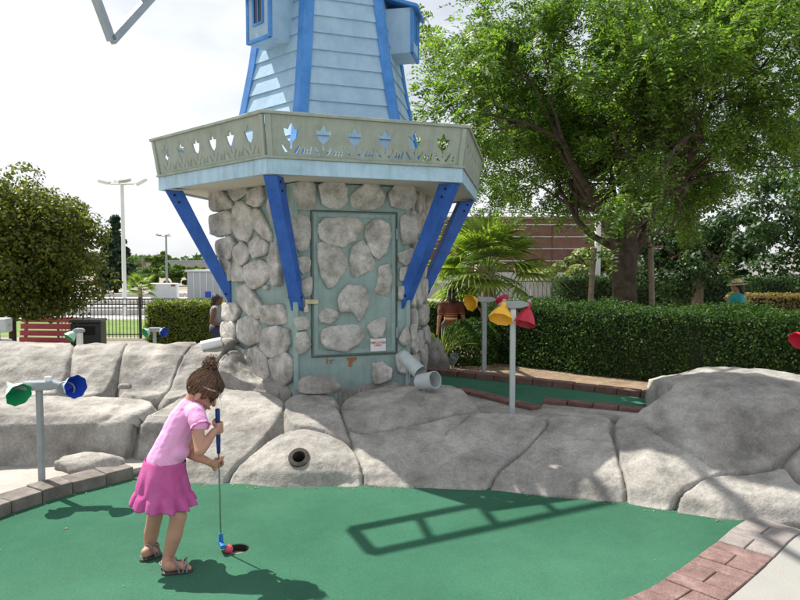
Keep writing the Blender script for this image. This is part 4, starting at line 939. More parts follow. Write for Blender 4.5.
for i in range(900):                                  # drawn-up locks running to the bun
    th = rg.uniform(-2.9, 2.9); el = rg.uniform(-.75, .35)
    dirv = hf*math.cos(th)*math.cos(el)+hr*math.sin(th)*math.cos(el)+hu*math.sin(el)
    if dirv.dot(hf) > .55 and el < -.1: continue
    a = hc-hf*.014+hu*.010+Vector((hf*dirv.dot(hf)*.087+hr*dirv.dot(hr)*.078+hu*dirv.dot(hu)*.087))
    pts = []
    for j in range(6):
        s_ = j/5; d2 = (dirv*(1-s_)+hu*s_*1.05).normalized()
        p_ = hc-hf*.014+hu*.010+hf*d2.dot(hf)*.089+hr*d2.dot(hr)*.080+hu*d2.dot(hu)*.090
        p_ = p_.lerp(bunc-Vector((0, 0, .012)), max(0, s_-.72)*2.6) + Vector((rg.gauss(0, .004), rg.gauss(0, .004), rg.gauss(0, .004)))
        pts.append(gl(p_))
    f_ = rg.uniform(.5, 1.3); st.tube(pts, [.0010*f_, .0017*f_, .0017*f_, .0015*f_, .0014*f_, .0010*f_], 4)
for i in range(150):                                  # curls in the bun and loose wisps
    c_ = gl(bunc)+Vector((rg.gauss(0, .009), rg.gauss(0, .01), rg.gauss(0, .011))); n_ = Vector((rg.gauss(0, 1), rg.gauss(0, 1), rg.gauss(0, 1))).normalized(); x_ = n_.orthogonal(); y_ = n_.cross(x_); r0 = rg.uniform(.014, .026); a0 = rg.uniform(0, 6)
    st.tube([c_+(x_*math.cos(a0+q)+y_*math.sin(a0+q))*r0+n_*q*.002 for q in np.linspace(0, rg.uniform(2, 4.5), 8)], [.0018]*6+[.0013, .0007], 4)
for i in range(70):
    th = rg.uniform(-2.6, 2.6); a = hp(.078*math.cos(th)-.01, .072*math.sin(th), rg.uniform(-.03, .04)); v_ = (a-hc).normalized()
    p0 = gl(a); pts = [p0, p0+v_*.010+Vector((0, 0, -.008)), p0+v_*.014+Vector((rg.gauss(0, .005), rg.gauss(0, .005), -.022)), p0+v_*.012+Vector((rg.gauss(0, .01), rg.gauss(0, .008), -.034))]
    st.tube(pts, [.0012, .0011, .0009, .0005], 4)
st.build('hair_strands', leafmat('hair_strand', [(0.03, 0.013, 0.008), (0.09, 0.045, 0.024), (0.20, 0.105, 0.056), (0.26, 0.145, 0.08)], .0, .42, .5), hair, smooth=True)
MB().tube([gl(hp(.079*math.cos(q)-.008, .079*math.sin(q), .022+.012*math.cos(q))) for q in np.linspace(-1.7, 1.7, 19)], .0042, 6).build('headband', mat('headband_pink', (0.6, 0.35, 0.35), (0.7, 0.45, 0.42), 9), girl, smooth=True)
# shirt
tax = (Q(191, 405)-Q(164, 466)).normalized()
M_shirt = stripemat('pink_stripes', (0.80, 0.35, 0.64), (0.84, 0.45, 0.70), tuple(tax), 105.0, 0.5)
sp = [cap(Q(189.5, 409), .064, Q(183, 420), .079), cap(Q(183, 420), .079, Q(173, 443), .083), cap(Q(173, 443), .083, Q(166.5, 459), .092), cap(Q(166.5, 459), .092, Q(164.5, 464), .093),
      cap(Q(195, 412.5, -.075), .050, Q(190, 409, .075), .050), cap(Q(195.5, 414, -.088), .050, Q(199, 424, -.108), .046), cap(Q(190.5, 411.5, .088), .048, Q(191, 422, .10), .046),
      ('e', gl(Q(178, 452, -.02)), (.06, .06, .05))]
sme = blob(sp, 0.006, 5)
displace(sme, 0.0045, 15, 8, 3)
shirt = obj('shirt', sme, M_shirt, girl)
rf_ = MB()
for (ctr, ax_) in ((Q(200, 426.5, -.113), (Q(199, 424, -.108)-Q(195.5, 414, -.088)).normalized()),):
    x_ = ax_.orthogonal().normalized(); y_ = ax_.cross(x_); vs = []; n = 48
    for j, (r0, dz) in enumerate(((.044, -.012), (.048, -.002), (.052, .007))):
        for k in range(n): a = 2*math.pi*k/n; rr = r0+(.004*math.sin(9*a)*j/2); vs.append(gl(ctr)+ax_*(dz+.003*math.cos(9*a)*j/2)+(x_*math.cos(a)+y_*math.sin(a))*rr)
    rf_.add(vs, [(j*n+k, j*n+(k+1) % n, (j+1)*n+(k+1) % n, (j+1)*n+k) for j in range(2) for k in range(n)])
o = rf_.build('sleeve_ruffle', mat('pink_frill', (0.78, 0.20, 0.52), (0.84, 0.30, 0.6), 20, 0.85), shirt, smooth=True); md = o.modifiers.new('s', 'SOLIDIFY'); md.thickness = .003
# skirt with a flounce
rings = [(165.5, 459.5, .101, .092, 0, 0), (164.5, 464, .103, .095, 0, 0), (163.5, 472, .110, .105, .0025, 7), (163.5, 480, .121, .118, .005, 7), (163.8, 488, .129, .129, .008, 7), (163.8, 491.5, .130, .130, .004, 7), (163.8, 493, .139, .139, .009, 11), (164, 498, .147, .147, .014, 11), (164.2, 503.5, .157, .157, .019, 11)]
vs = []; n = 96
for j, (x, y, rx, ry, am, fr_) in enumerate(rings):
    c_ = gl(Q(x, y))
    for k in range(n):
        a = 2*math.pi*k/n; wv = am*math.sin(fr_*a+0.8)+am*.4*math.sin(2*fr_*a+2+j*.15)
        vs.append(c_+Vector((math.cos(a)*(rx+wv), math.sin(a)*(ry+wv), am*.35*math.sin(fr_*a+2.1)+(-.10*math.cos(a)*rx))))
me = new_mesh(vs, [(j*n+k, j*n+(k+1) % n, (j+1)*n+(k+1) % n, (j+1)*n+k) for j in range(len(rings)-1) for k in range(n)], True)
sk = obj('skirt', me, mat('pink_skirt', (0.68, 0.13, 0.40), (0.77, 0.19, 0.49), 9, 0.95, 0.9, 260, spec=0.08, dirt=.15, dsc=14), girl)
md = sk.modifiers.new('s', 'SOLIDIFY'); md.thickness = .004; md2 = sk.modifiers.new('u', 'SUBSURF'); md2.levels = 1; md2.render_levels = 1
# sandals
M_sole = mat('sandal_sole', (0.05, 0.045, 0.045), (0.09, 0.08, 0.075), 20, 0.7, 0.2, 80); M_strap = mat('sandal_strap', (0.10, 0.09, 0.085), (0.28, 0.26, 0.25), 60, 0.4, 0.3, 160, spec=0.6)
for (heel, d, sd_, L, a_) in FEET:
    ol = chaikin([(-.008, -.02), (-.008, .02), (L*.4, .024), (L*.72, .038), (L*.98, .03), (L*1.04, 0), (L*.98, -.03), (L*.72, -.038), (L*.4, -.024)], 2)
    so_ = MB().prism(ol, lambda u, v, w_: gl(heel)+d*u+sd_*v+Vector((0, 0, w_)), 0.001, 0.013).build('sandal', M_sole, girl, bevel=0.003)
    for (t0, w_, hgt, sk_) in ((.80, .036, .042, 0), (.66, .036, .056, .03), (.56, .036, .066, -.03)):
        q = [gl(heel)+d*(L*t0+sk_*math.sin(a)*.7)+sd_*(w_*math.cos(a))+Vector((0, 0, .010+hgt*math.sin(a))) for a in np.linspace(0, math.pi, 13)]
        MB().tube(q, .0052, 6).build('strap', M_strap, so_, smooth=True)
    an = gl(a_)+Vector((0, 0, -.004))
    MB().tube([an+d*(.034*math.cos(a))+sd_*(.034*math.sin(a))+Vector((0, 0, -.008*math.cos(a))) for a in np.linspace(0, 2*math.pi, 21)], .0048, 6).build('ankle_strap', M_strap, so_, smooth=True)
    for s2 in (-1, 1): MB().tube([gl(heel)+d*.01+sd_*(.02*s2)+Vector((0, 0, .01)), an-d*.02+sd_*(.028*s2)], .0048, 6).build('strap', M_strap, so_, smooth=True)
    MB().tube([gl(heel)+d*(L*.62)+Vector((0, 0, .062)), an+d*.036], .0048, 6).build('strap', M_strap, so_, smooth=True)
# putter and ball
pc0 = pb.copy(); putter = thing('putter', 'blue-gripped putter held by the girl', 'putter', tuple(pc0))
pl_ = lambda p: Vector(p)-pc0
MB().tube([pl_(on_putter(450)), pl_(pb+pax*-.02)], [.0052, .0046], 10).build('shaft', mat('steel', (0.42, 0.43, 0.44), (0.5, 0.5, 0.5), 30, 0.25, metal=0.9), putter, smooth=True)
MB().lathe([(0, .006), (.004, .0125), (.10, .0125), (.18, .0115), (.245, .0095), (.25, .006)], pl_(pt), pax, 14).build('grip', mat('grip_blue', (0.012, 0.03, 0.16), (0.02, 0.05, 0.24), 40, 0.6, 0.3, 120), putter, smooth=True)
M_ph = mat('putter_head_blue', (0.02, 0.14, 0.42), (0.03, 0.2, 0.5), 20, 0.4)
hdv = Vector((0.45, -0.89, 0)); ph = MB().tube([pl_(pb)-pax*.045, pl_(pb)+pax*.004], [.011, .013], 10); ph.build('hosel', M_ph, putter, smooth=True)
MB().beam(pl_(pb)-hdv*.028+pax*.012, pl_(pb)+hdv*.060+pax*.012, .026, .024).build('putter_head', M_ph, putter, bevel=0.006, seg=2)
MB().tube([pl_(Q(217.2, 409, -.01)), pl_(Q(214.8, 402, -.01)), pl_(Q(215.4, 396, -.01)), pl_(Q(219.5, 398, -.01)), pl_(Q(222, 404, -.01)), pl_(Q(221, 411, -.01))], .0012, 5).build('string_loop', M_white, putter, smooth=True)
bc = G(228.8, 553); bc = Vector((bc.x, bc.y, .0225)); bm = bmesh.new(); bmesh.ops.create_uvsphere(bm, u_segments=28, v_segments=18, radius=.0225); me = bpy.data.meshes.new('b'); bm.to_mesh(me); bm.free(); me.polygons.foreach_set('use_smooth', [True]*len(me.polygons))
tag(obj('golf_ball', me, mat('ball_pink', (0.72, 0.05, 0.10), (0.78, 0.08, 0.14), 60, 0.35, 0.25, 180, spec=0.5), None, tuple(bc)), 'pink-red golf ball at the rim of the cup', 'ball')
print('girl ok', len(bme.polygons))
# ================================================================ PLANTS
def leaf_mesh(C, U, V, L, Wd, fold=0.25):
    # C centres, U axis dirs, V side dirs (n,3); rhombic leaves folded along the midrib
    N = np.cross(U, V); n = len(C); L = np.asarray(L).reshape(-1, 1)*np.ones((n, 1)); Wd = np.asarray(Wd).reshape(-1, 1)*np.ones((n, 1))
    a = C-U*L*.5; b = C+V*Wd*.5+N*Wd*fold*.5; c = C+U*L*.5; d = C-V*Wd*.5+N*Wd*fold*.5
    v = np.stack([a, b, c, d], 1).reshape(-1, 3); f = np.arange(4*n).reshape(n, 4)
    return np_mesh(v, f)
def unit(a): return a/np.maximum(np.linalg.norm(a, axis=1), 1e-9)[:, None]
def rdirs(n, rng): return unit(rng.normal(size=(n, 3)))
def perp(U, rng): v = rng.normal(size=U.shape); v -= U*(v*U).sum(1)[:, None]; return unit(v)
def fronds(base, dirs, rng, L=0.2, pairs=6, lw=0.022, ll=0.055, droop=0.5):
    # feather leaves: leaflets set in pairs on an arching midrib
    n = len(base); Cs = []; Us = []; Vs = []
    d = unit(dirs); side = unit(np.cross(d, np.array([0, 0, 1.0])+rng.normal(size=d.shape)*.35))
    LL = L*rng.uniform(.7, 1.25, n)[:, None]
    for i in range(pairs):
        t = (i+.6)/pairs; mid = base+d*LL*t+np.array([0, 0, -1.0])*(LL*droop*t*t)
        dd = unit(d+np.array([0, 0, -1.0])*(2*droop*t*.6))
        for s in (-1, 1):
            u = unit(side*s+dd*.55+rng.normal(size=d.shape)*.18)
            Cs.append(mid+u*ll*.5); Us.append(u); Vs.append(unit(np.cross(u, np.cross(dd, side)*-1)+rng.normal(size=d.shape)*.25))
    C = np.concatenate(Cs); U = np.concatenate(Us); V = np.concatenate(Vs); V = unit(V-U*(V*U).sum(1)[:, None])
    # keep leaflets of one frond in one shade: islands are single leaflets, so shade varies leaf by leaf
    return leaf_mesh(C, U, V, ll*rng.uniform(.8, 1.2, len(C)), lw*rng.uniform(.8, 1.2, len(C)), .15)
def grow(rng, start, d, L, r, levels, spread, up, out, tips, nchild, minlen=.25, gnarl=.18):
    pts = [Vector(start)]; d = Vector(d).normalized(); n = 6
    for i in range(n):
        d = (d+Vector(rng.normal(size=3))*gnarl+Vector((0, 0, up))*.12).normalized(); pts.append(pts[-1]+d*(L/n))
    rads = [r*(1-.55*i/n) for i in range(n+1)]
    out.append((pts, rads, levels))
    if levels == 0:
        tips.append(pts); return
    for c in range(nchild[levels-1]):
        t = rng.uniform(.35, 1.0) if c else 1.0; k = min(n, max(1, int(t*n)))
        ax = Vector(rng.normal(size=3)); ax -= d*ax.dot(d); ax.normalize()
        nd = (d*math.cos(spread)+ax*math.sin(spread)*rng.uniform(.7, 1.2)).normalized()
        grow(rng, pts[k], nd, L*rng.uniform(.58, .78), rads[k]*.62, levels-1, spread, up*.8, out, tips, nchild, minlen, gnarl)

# ---- the big feathery tree on the right
rng = np.random.default_rng(21)
TB = P(625, 290, 12.0); TB.z = ghf(TB.x, 12.0)
tree = thing('locust_tree', 'large spreading feathery green tree behind the long hedge', 'tree', tuple(TB))
fork = Vector((0.0, 0, 2.45)); segs = []; tips = []
trunk = MB().tube([(0, 0, -.1), (.02, 0, .5), (-.02, 0, 1.5), (0, 0, 2.1), (.02, 0, 2.6)], [.33, .25, .22, .23, .15], 14)
for (dx, dy, dz, L, r_) in ((-1.0, -.1, .75, 2.6, .17), (-.75, -.75, 1.0, 2.5, .14), (-.25, .6, 1.2, 2.6, .15), (.25, -.6, 1.3, 2.7, .16), (.8, .4, 1.0, 2.6, .15), (1.0, -.3, .7, 2.7, .17), (-.5, .2, 1.5, 2.8, .15), (.45, .1, 1.6, 2.9, .15), (-1.0, .5, .5, 2.4, .12), (1.0, .7, .55, 2.5, .12)):
    st0 = Vector((rng.uniform(-.1, .1), rng.uniform(-.1, .1), rng.uniform(1.8, 2.5)))
    grow(rng, st0, (dx, dy, dz), L, r_*.62, 3, .62, .35, segs, tips, [4, 4, 4])
trunk_o = trunk.build('trunk', M_bark, tree, smooth=True)
bm_ = MB()
for pts, rads, lv in segs:
    if lv >= 1: bm_.tube(pts, rads, 7 if lv > 1 else 5)
    else: bm_.tube(pts, rads, 4)
bm_.build('branches', M_bark, tree, smooth=True)
B = []; D = []
for pts in tips:
    for k in range(27):
        i = rng.integers(1, 7); t = rng.uniform(); a = pts[i-1].lerp(pts[i], t); B.append(a+Vector(rng.normal(size=3))*.10); D.append((pts[i]-pts[i-1]).normalized()*.6+Vector(rng.normal(size=3))*.7+Vector((0, 0, -.15)))
# light drooping skirt of sprays round the crown
for k in range(4800):
    a = rng.uniform(0, 2*math.pi); e = rng.uniform(-.35, 1.2); rr = rng.uniform(.72, 1.03)
    p_ = Vector((math.cos(a)*math.cos(e)*4.3*rr, math.sin(a)*math.cos(e)*3.8*rr, 4.3+math.sin(e)*3.0*rr+(0 if e > 0 else 0)))
    n_ = float(vnoise(np.array([p_[:]]), 1.15, 5)[0])
    if n_ > .18: B.append(p_+Vector(rng.normal(size=3))*.12); D.append(Vector((math.cos(a), math.sin(a), -.2))+Vector(rng.normal(size=3))*.6)
B = np.array([b[:] for b in B]); D = np.array([d[:] for d in D])
ok = (B[:, 2] > 1.75+.35*vnoise(B, .8, 3)) & ~((np.abs(B[:, 0]+.1) < 1.1) & (B[:, 1] < 2.5) & (B[:, 2] < 2.65+.3*vnoise(B, 1.1, 4))); B, D = B[ok], D[ok]
print('fronds', len(B), B.min(0), B.max(0))
M_locust = leafmat('locust_leaf', [(0.04, 0.095, 0.02), (0.075, 0.15, 0.03), (0.13, 0.225, 0.042), (0.23, 0.33, 0.07)], 0.5, 0.45, 0.4)
obj('crown', fronds(B, D, rng, .28, 7, .034, .080, .5), M_locust, tree)
for (x, y) in ((-.75, .1), (.7, .15)): MB().tube([(x*.9, y, -.2), (x*.75, y, 2.1)], .055, 8).build('stake', M_bark2, tree)

# ---- hedges: twiggy core plus leaves over every face
def hedge(name, label, pts, depth, z0, z1, n, m, core, leaf=(.035, .02), seed=1, group='clipped hedges', rough=.06):
    # pts: front line in plan; the hedge runs behind it
    r_ = np.random.default_rng(seed); pts = [Vector((p[0], p[1], 0)) for p in pts]; c = pts[0].copy(); c.z = z0
    t = thing(name, label, 'hedge', tuple(c), 0, group)
    back = []
    for i, p in enumerate(pts):
        d = (pts[min(i+1, len(pts)-1)]-pts[max(i-1, 0)]).normalized(); nrm = Vector((-d.y, d.x, 0)); nrm = nrm if nrm.y > 0 else -nrm; back.append(p+nrm*depth)
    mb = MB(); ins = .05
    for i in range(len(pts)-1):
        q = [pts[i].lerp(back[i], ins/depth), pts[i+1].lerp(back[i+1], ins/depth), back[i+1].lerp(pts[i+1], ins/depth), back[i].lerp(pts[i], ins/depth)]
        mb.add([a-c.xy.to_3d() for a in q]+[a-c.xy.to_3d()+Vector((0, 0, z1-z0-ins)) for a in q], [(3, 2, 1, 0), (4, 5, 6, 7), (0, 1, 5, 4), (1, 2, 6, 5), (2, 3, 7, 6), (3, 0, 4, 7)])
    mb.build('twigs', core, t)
    quads = []
    for i in range(len(pts)-1):
        up = Vector((0, 0, z1-z0)); quads += [(pts[i], pts[i+1], up, None), (back[i], back[i+1], up, None), (pts[i], pts[i+1], None, back[i]-pts[i])]
    quads += [(pts[0], back[0], Vector((0, 0, z1-z0)), None), (pts[-1], back[-1], Vector((0, 0, z1-z0)), None)]
    ar = [((b-a).length*((u or w_).length)) for a, b, u, w_ in quads]; tot = sum(ar); Cs = []; Ns = []
    for (a, b, u, w_), A_ in zip(quads, ar):
        k = int(n*A_/tot); s_ = r_.uniform(size=(k, 1)); q_ = r_.uniform(size=(k, 1)); a_ = np.array(a-c.xy.to_3d()); e1 = np.array(b-a); e2 = np.array(u if u else w_)
        p_ = a_+e1*s_+e2*q_+(np.array([0, 0, z1-z0]) if w_ else 0); nn_ = np.array([0, 0, 1.0]) if w_ else np.cross(e1, e2); nn_ = nn_/np.linalg.norm(nn_)
        cen = np.array((pts[0]+back[-1])/2-c.xy.to_3d())
        if not w_ and (p_.mean(0)-np.array(sum([x for x in pts+back], Vector())/len(pts+back)-c.xy.to_3d()))[:2]@nn_[:2] < 0: nn_ = -nn_
        off = rough*(fbm(p_, 2.2, 3, seed)*.8)+r_.normal(size=k)*rough*.35
        Cs.append(p_+nn_*off[:, None]); Ns.append(np.tile(nn_, (k, 1)))
    C = np.concatenate(Cs); N = unit(np.concatenate(Ns)*.9+r_.normal(size=C.shape)*.55); U = unit(np.cross(N, r_.normal(size=C.shape))); V = np.cross(N, U)
    obj('foliage', leaf_mesh(C, U, V, leaf[0]*r_.uniform(.7, 1.3, len(C)), leaf[1]*r_.uniform(.7, 1.3, len(C))), m, t)
    return t
M_hl = leafmat('privet_leaf', [(0.016, 0.042, 0.012), (0.026, 0.065, 0.016), (0.045, 0.10, 0.02), (0.09, 0.165, 0.03)], 0.28, 0.6, 0.2)
M_hl2 = leafmat('golden_hedge_leaf', [(0.06, 0.11, 0.015), (0.10, 0.17, 0.02), (0.16, 0.22, 0.03), (0.26, 0.22, 0.04)], 0.35)
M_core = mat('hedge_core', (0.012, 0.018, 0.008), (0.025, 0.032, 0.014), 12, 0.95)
hedge('hedge', 'long dark green clipped hedge behind the upper green', [(1.18, 8.45), (2.7, 7.05), (4.0, 6.15), (5.6, 5.3), (7.2, 4.6)], 1.05, .26, 1.035, 95000, M_hl, M_core, seed=3, rough=.085)
hedge('hedge', 'small sunlit hedge behind the child in the brown shirt', [(0.25, 10.9), (1.9, 10.9)], .8, .0, .88, 12000, M_hl, M_core, (.05, .03), 5)
y0 = 13.0; a = P(147, 300, y0); b = P(222, 300, y0)
hedge('hedge', 'yellow-green clipped hedge beside the woman in grey', [(a.x, y0), (b.x+.6, y0)], 1.2, -.7, P(150, 304, y0).z, 26000, M_hl2, M_core, (.05, .03), 7)
a = P(752, 300, 15); b = P(830, 300, 15); hedge('hedge', 'low brownish hedge beyond the right end of the long hedge', [(a.x, 15), (b.x, 15)], 1.2, -.6, P(760, 296, 15).z, 9000, leafmat('brown_hedge', [(0.12, 0.09, 0.03), (0.2, 0.15, 0.05), (0.26, 0.2, 0.07)], .3), M_core, (.06, .04), 9)
a = P(560, 300, 24); b = P(830, 300, 24); hedge('hedge', 'far dark hedge row under the background trees', [(a.x, 24), (b.x, 24)], 1.5, -.7, P(760, 279, 24).z, 22000, leafmat('dark_hedge', [(0.015, 0.04, 0.012), (0.03, 0.07, 0.02), (0.045, 0.09, 0.02)], .25), M_core, (.10, .07), 10, rough=.12)

# ---- small plants by the tower
def bush(name, label, loc, rad_, n, m, leaf=(.04, .022), seed=1, cat='bush', group=None, stem=True):
    r_ = np.random.default_rng(seed); t = thing(name, label, cat, loc, 0, group)
    d = rdirs(n, r_); k = 1+.16*fbm(d, 2.3, 2, seed); rr = r_.uniform(.55, 1, n)**.4
    C = d*np.array(rad_)*(k*rr)[:, None]+np.array([0, 0, rad_[2]*.85]); C = C[C[:, 2] > -.02]
    N = unit(d[:len(C)]+r_.normal(size=C.shape)*.6); U = unit(np.cross(N, r_.normal(size=C.shape))); V = np.cross(N, U)
    obj('foliage', leaf_mesh(C, U, V, leaf[0]*r_.uniform(.7, 1.3, len(C)), leaf[1]*r_.uniform(.7, 1.3, len(C))), m, t)
    if stem:
        mb = MB()
        for i in range(9):
            a = r_.uniform(0, 6.28); mb.tube([(0, 0, -.05), (math.cos(a)*rad_[0]*.3, math.sin(a)*rad_[1]*.3, rad_[2]*.6), (math.cos(a)*rad_[0]*.75, math.sin(a)*rad_[1]*.75, rad_[2]*(1+r_.uniform(-.3, .4)))], [rad_[0]*.03+.006, .012, .004], 5)
        mb.build('stems', M_bark, t)
    return t
q = P(470, 350, 8.3); bush('bush', 'round green bush beside the spiky grass near the tower', (q.x, 8.3, .26), (.40, .38, .33), 9000, M_hl, (.035, .02), 4, group='low planting')
def grass_clump(label, loc, n, L, seed, m):
    r_ = random.Random(seed); t = thing('strap_plant', label, 'plant', loc)
    for k in range(n):
        a = r_.uniform(0, 6.28); ln = L*r_.uniform(.7, 1.15); bend = r_.uniform(.25, .8); wd = .008; vs = []
        d = Vector((math.cos(a), math.sin(a), 0)); s_ = Vector((-d.y, d.x, 0))
        for j in range(6):
            q_ = j/5; p_ = d*(ln*bend*q_*q_+.03)+Vector((0, 0, ln*(q_-.55*bend*q_*q_*q_))); w2 = wd*(1-q_**2*.95)
            vs += [p_-s_*w2, p_+Vector((0, 0, -.003)), p_+s_*w2]
        fs = []
        for j in range(5): fs += [(3*j, 3*j+1, 3*j+4, 3*j+3), (3*j+1, 3*j+2, 3*j+5, 3*j+4)]
        obj('leaf', new_mesh(vs, fs, True), m, t)
q = P(441, 350, 7.9); grass_clump('spiky yellow-green grass clump at the right of the tower', (q.x, 7.9, .27), 90, .62, 3, leafmat('strap_leaf', [(0.14, 0.22, 0.03), (0.22, 0.30, 0.05), (0.32, 0.36, 0.10)], .35))

# ---- fan palm
def fan_leaf(seed, L=.62, nseg=22):
    r_ = random.Random(seed); mb = MB()
    mb.tube([(0, 0, 0), (.25, 0, .02), (.5, 0, 0)], [.012, .009, .007], 5)
    for i in range(nseg):
        a = R(-105+210*i/(nseg-1)); ln = L*(.72+.28*math.cos(a*.7))*r_.uniform(.92, 1.05); d = Vector((math.cos(a), math.sin(a), 0)); s_ = Vector((-d.y, d.x, 0)); b0_ = Vector((.5, 0, 0)); vs = []
        for j in range(5):
            q_ = j/4; w_ = (.012+.022*math.sin(math.pi*min(1, q_*1.25+.1)))*(1-q_**3) if j < 4 else .001
            p_ = b0_+d*(ln*q_)+Vector((0, 0, .05*math.sin(i*1.0)*.0-ln*.38*q_*q_*q_)); vs += [p_-s_*w_+Vector((0, 0, .008*(1-q_))), p_, p_+s_*w_+Vector((0, 0, .008*(1-q_)))]
        mb.add(vs, [f for j in range(4) for f in ((3*j, 3*j+1, 3*j+4, 3*j+3), (3*j+1, 3*j+2, 3*j+5, 3*j+4))])
    return new_mesh(mb.v, mb.f, False)
M_palm = leafmat('palm_leaf', [(0.11, 0.18, 0.03), (0.16, 0.25, 0.045), (0.22, 0.32, 0.06), (0.32, 0.38, 0.12)], .42, .4)
def palm(label, loc, hgt, n, sc, seed, group=None):
    r_ = random.Random(seed); t = thing('fan_palm', label, 'palm', loc, 0, group)
    mb = MB().tube([(0, 0, -.1), (.02, 0, hgt*.5), (0, 0, hgt)], [.13*sc, .12*sc, .10*sc], 10)
    for k in range(30):
        a = r_.uniform(0, 6.28); z_ = hgt*r_.uniform(.35, 1); mb.beam((math.cos(a)*.1*sc, math.sin(a)*.1*sc, z_), (math.cos(a)*.2*sc, math.sin(a)*.2*sc, z_+.12), .04*sc, .012)
    mb.build('trunk', M_bark2, t)
    ms = [fan_leaf(s_) for s_ in range(4)]
    for k in range(n):
        o = obj('leaf', ms[k % 4], M_palm, t, (0, 0, hgt)); a = 2.4*k+r_.uniform(-.3, .3); el = -.45+1.75*(k/n)+r_.uniform(-.1, .1)
        o.rotation_euler = Euler((r_.uniform(-.3, .3), -el, a), 'XYZ'); s2 = sc*r_.uniform(.85, 1.1); o.scale = (s2, s2, s2)
q = P(488, 262, 10.4); palm('fan palm with drooping leaves between the tower and the big tree', (q.x, 10.4, ghf(q.x, 10.4)), q.z-ghf(q.x, 10.4)-.15, 28, 1.12, 3)
q = P(452, 285, 11.2); palm('smaller yellow-green fan palm beside the blue braces', (q.x, 11.2, ghf(q.x, 11.2)), q.z-ghf(q.x, 11.2), 14, .6, 8)
q = P(140, 290, 34); palm('small palm on the far grass below the tall floodlight', (q.x, 34, ghf(q.x, 34)), 1.3, 16, 1.0, 5)

# ---- other trees
def simple_tree(name, label, base, hgt, crown, n, m, leaf, seed, bark=M_bark, tr=.12, cz=.62, group='background trees', shape='round', zmin=None):
    r_ = np.random.default_rng(seed); t = thing(name, label, 'tree', tuple(base), 0, group); cx, cy, czr = crown; zc = hgt-czr
    MB().tube([(0, 0, -.1), (.02, 0, zc*.6), (0, 0, zc), (.05, 0, hgt*.85)], [tr, tr*.8, tr*.6, tr*.15], 8).build('trunk', bark, t, smooth=True)
    bb = MB()
    for i in range(16):
        a = r_.uniform(0, 6.28); z_ = r_.uniform(.45, 1)*zc+.2; e = r_.uniform(.1, .9); L_ = r_.uniform(.5, .95); p0 = Vector((0, 0, z_)); p2 = Vector((math.cos(a)*cx*L_*math.cos(e), math.sin(a)*cy*L_*math.cos(e), zc+math.sin(e)*czr*L_*.9)); bb.tube([p0, p0.lerp(p2, .5)+Vector((0, 0, -.1)), p2], [tr*.4, tr*.22, tr*.05], 5)
    bb.build('branches', bark, t)
    # foliage in clumps, so light and dark masses and gaps appear
    k = max(14, n//220); cd_ = rdirs(k, r_); cr_ = r_.uniform(.25, 1.12, (k, 1))
    if shape == 'cone':
        h_ = r_.uniform(0, 1, k); rr = (1-h_)**.8; an = r_.uniform(0, 6.28, k); cc = np.stack([np.cos(an)*rr*cx*.8, np.sin(an)*rr*cy*.8, hgt*.12+h_*hgt*.88], 1); cs = .22*cx+.32*cx*(1-h_)
    else:
        cc = cd_*cr_*np.array([cx, cy, czr])+np.array([0, 0, zc]); cs = np.full(k, .24*min(cx, czr))*r_.uniform(.5, 1.5, k)
    w_ = r_.integers(0, k, n); d = rdirs(n, r_); C = cc[w_]+d*(cs[w_]*r_.uniform(.3, 1, n)**.5)[:, None]*np.array([1.15, 1.15, .75])
    if zmin: kp = C[:, 2] > zmin+.12*vnoise(C, 2.5, 3); C, d = C[kp], d[kp]; n = len(C)
    N = unit(d+r_.normal(size=C.shape)*.6+np.array([0, 0, .4])); U = unit(np.cross(N, r_.normal(size=C.shape))); V = np.cross(N, U)
    obj('crown', leaf_mesh(C, U, V, leaf[0]*r_.uniform(.7, 1.3, n), leaf[1]*r_.uniform(.7, 1.3, n)), m, t)
    return t
M_maple = leafmat('maple_leaf', [(0.035, 0.06, 0.012), (0.07, 0.10, 0.016), (0.13, 0.16, 0.025), (0.22, 0.20, 0.04)], .4)
M_mid = leafmat('mid_leaf', [(0.035, 0.085, 0.02), (0.06, 0.12, 0.03), (0.10, 0.18, 0.04)], .3); M_pale = leafmat('pale_leaf', [(0.14, 0.20, 0.06), (0.22, 0.28, 0.10), (0.32, 0.36, 0.16)], .3)
M_dk = leafmat('conifer_leaf', [(0.012, 0.035, 0.018), (0.02, 0.05, 0.024), (0.035, 0.07, 0.03)], .15)
q = P(12, 330, 11.5); simple_tree('maple_tree', 'olive-green maple leaning into the picture at the left', (q.x, 11.5, ghf(q.x, 11.5)), 3.4, (1.3, 1.4, 1.4), 75000, M_maple, (.075, .045), 31, tr=.07, zmin=0.9)
q = P(697, 300, 21); simple_tree('cedar_tree', 'dark layered tree with a pale trunk behind the long hedge', (q.x, 21, ghf(q.x, 21)), 4.1, (2.4, 2.2, 1.55), 20000, leafmat('cedar_leaf', [(0.016, 0.045, 0.014), (0.028, 0.07, 0.02), (0.05, 0.10, 0.028)], .25), (.16, .08), 33, bark=M_bark2, tr=.22)
q = P(585, 300, 27); simple_tree('background_tree', 'pale olive bushy tree left of the big trunk', (q.x, 27, ghf(q.x, 27)), 3.4, (1.5, 1.4, 1.35), 7000, M_pale, (.2, .12), 34)
q = P(850, 290, 17); simple_tree('background_tree', 'loose green tree at the right picture edge', (q.x, 17, ghf(q.x, 17)), 5.6, (3.2, 2.4, 2.4), 26000, MATS['cedar_leaf'], (.14, .08), 35)  # darker cedar leaf colour stands in for the shade on this tree
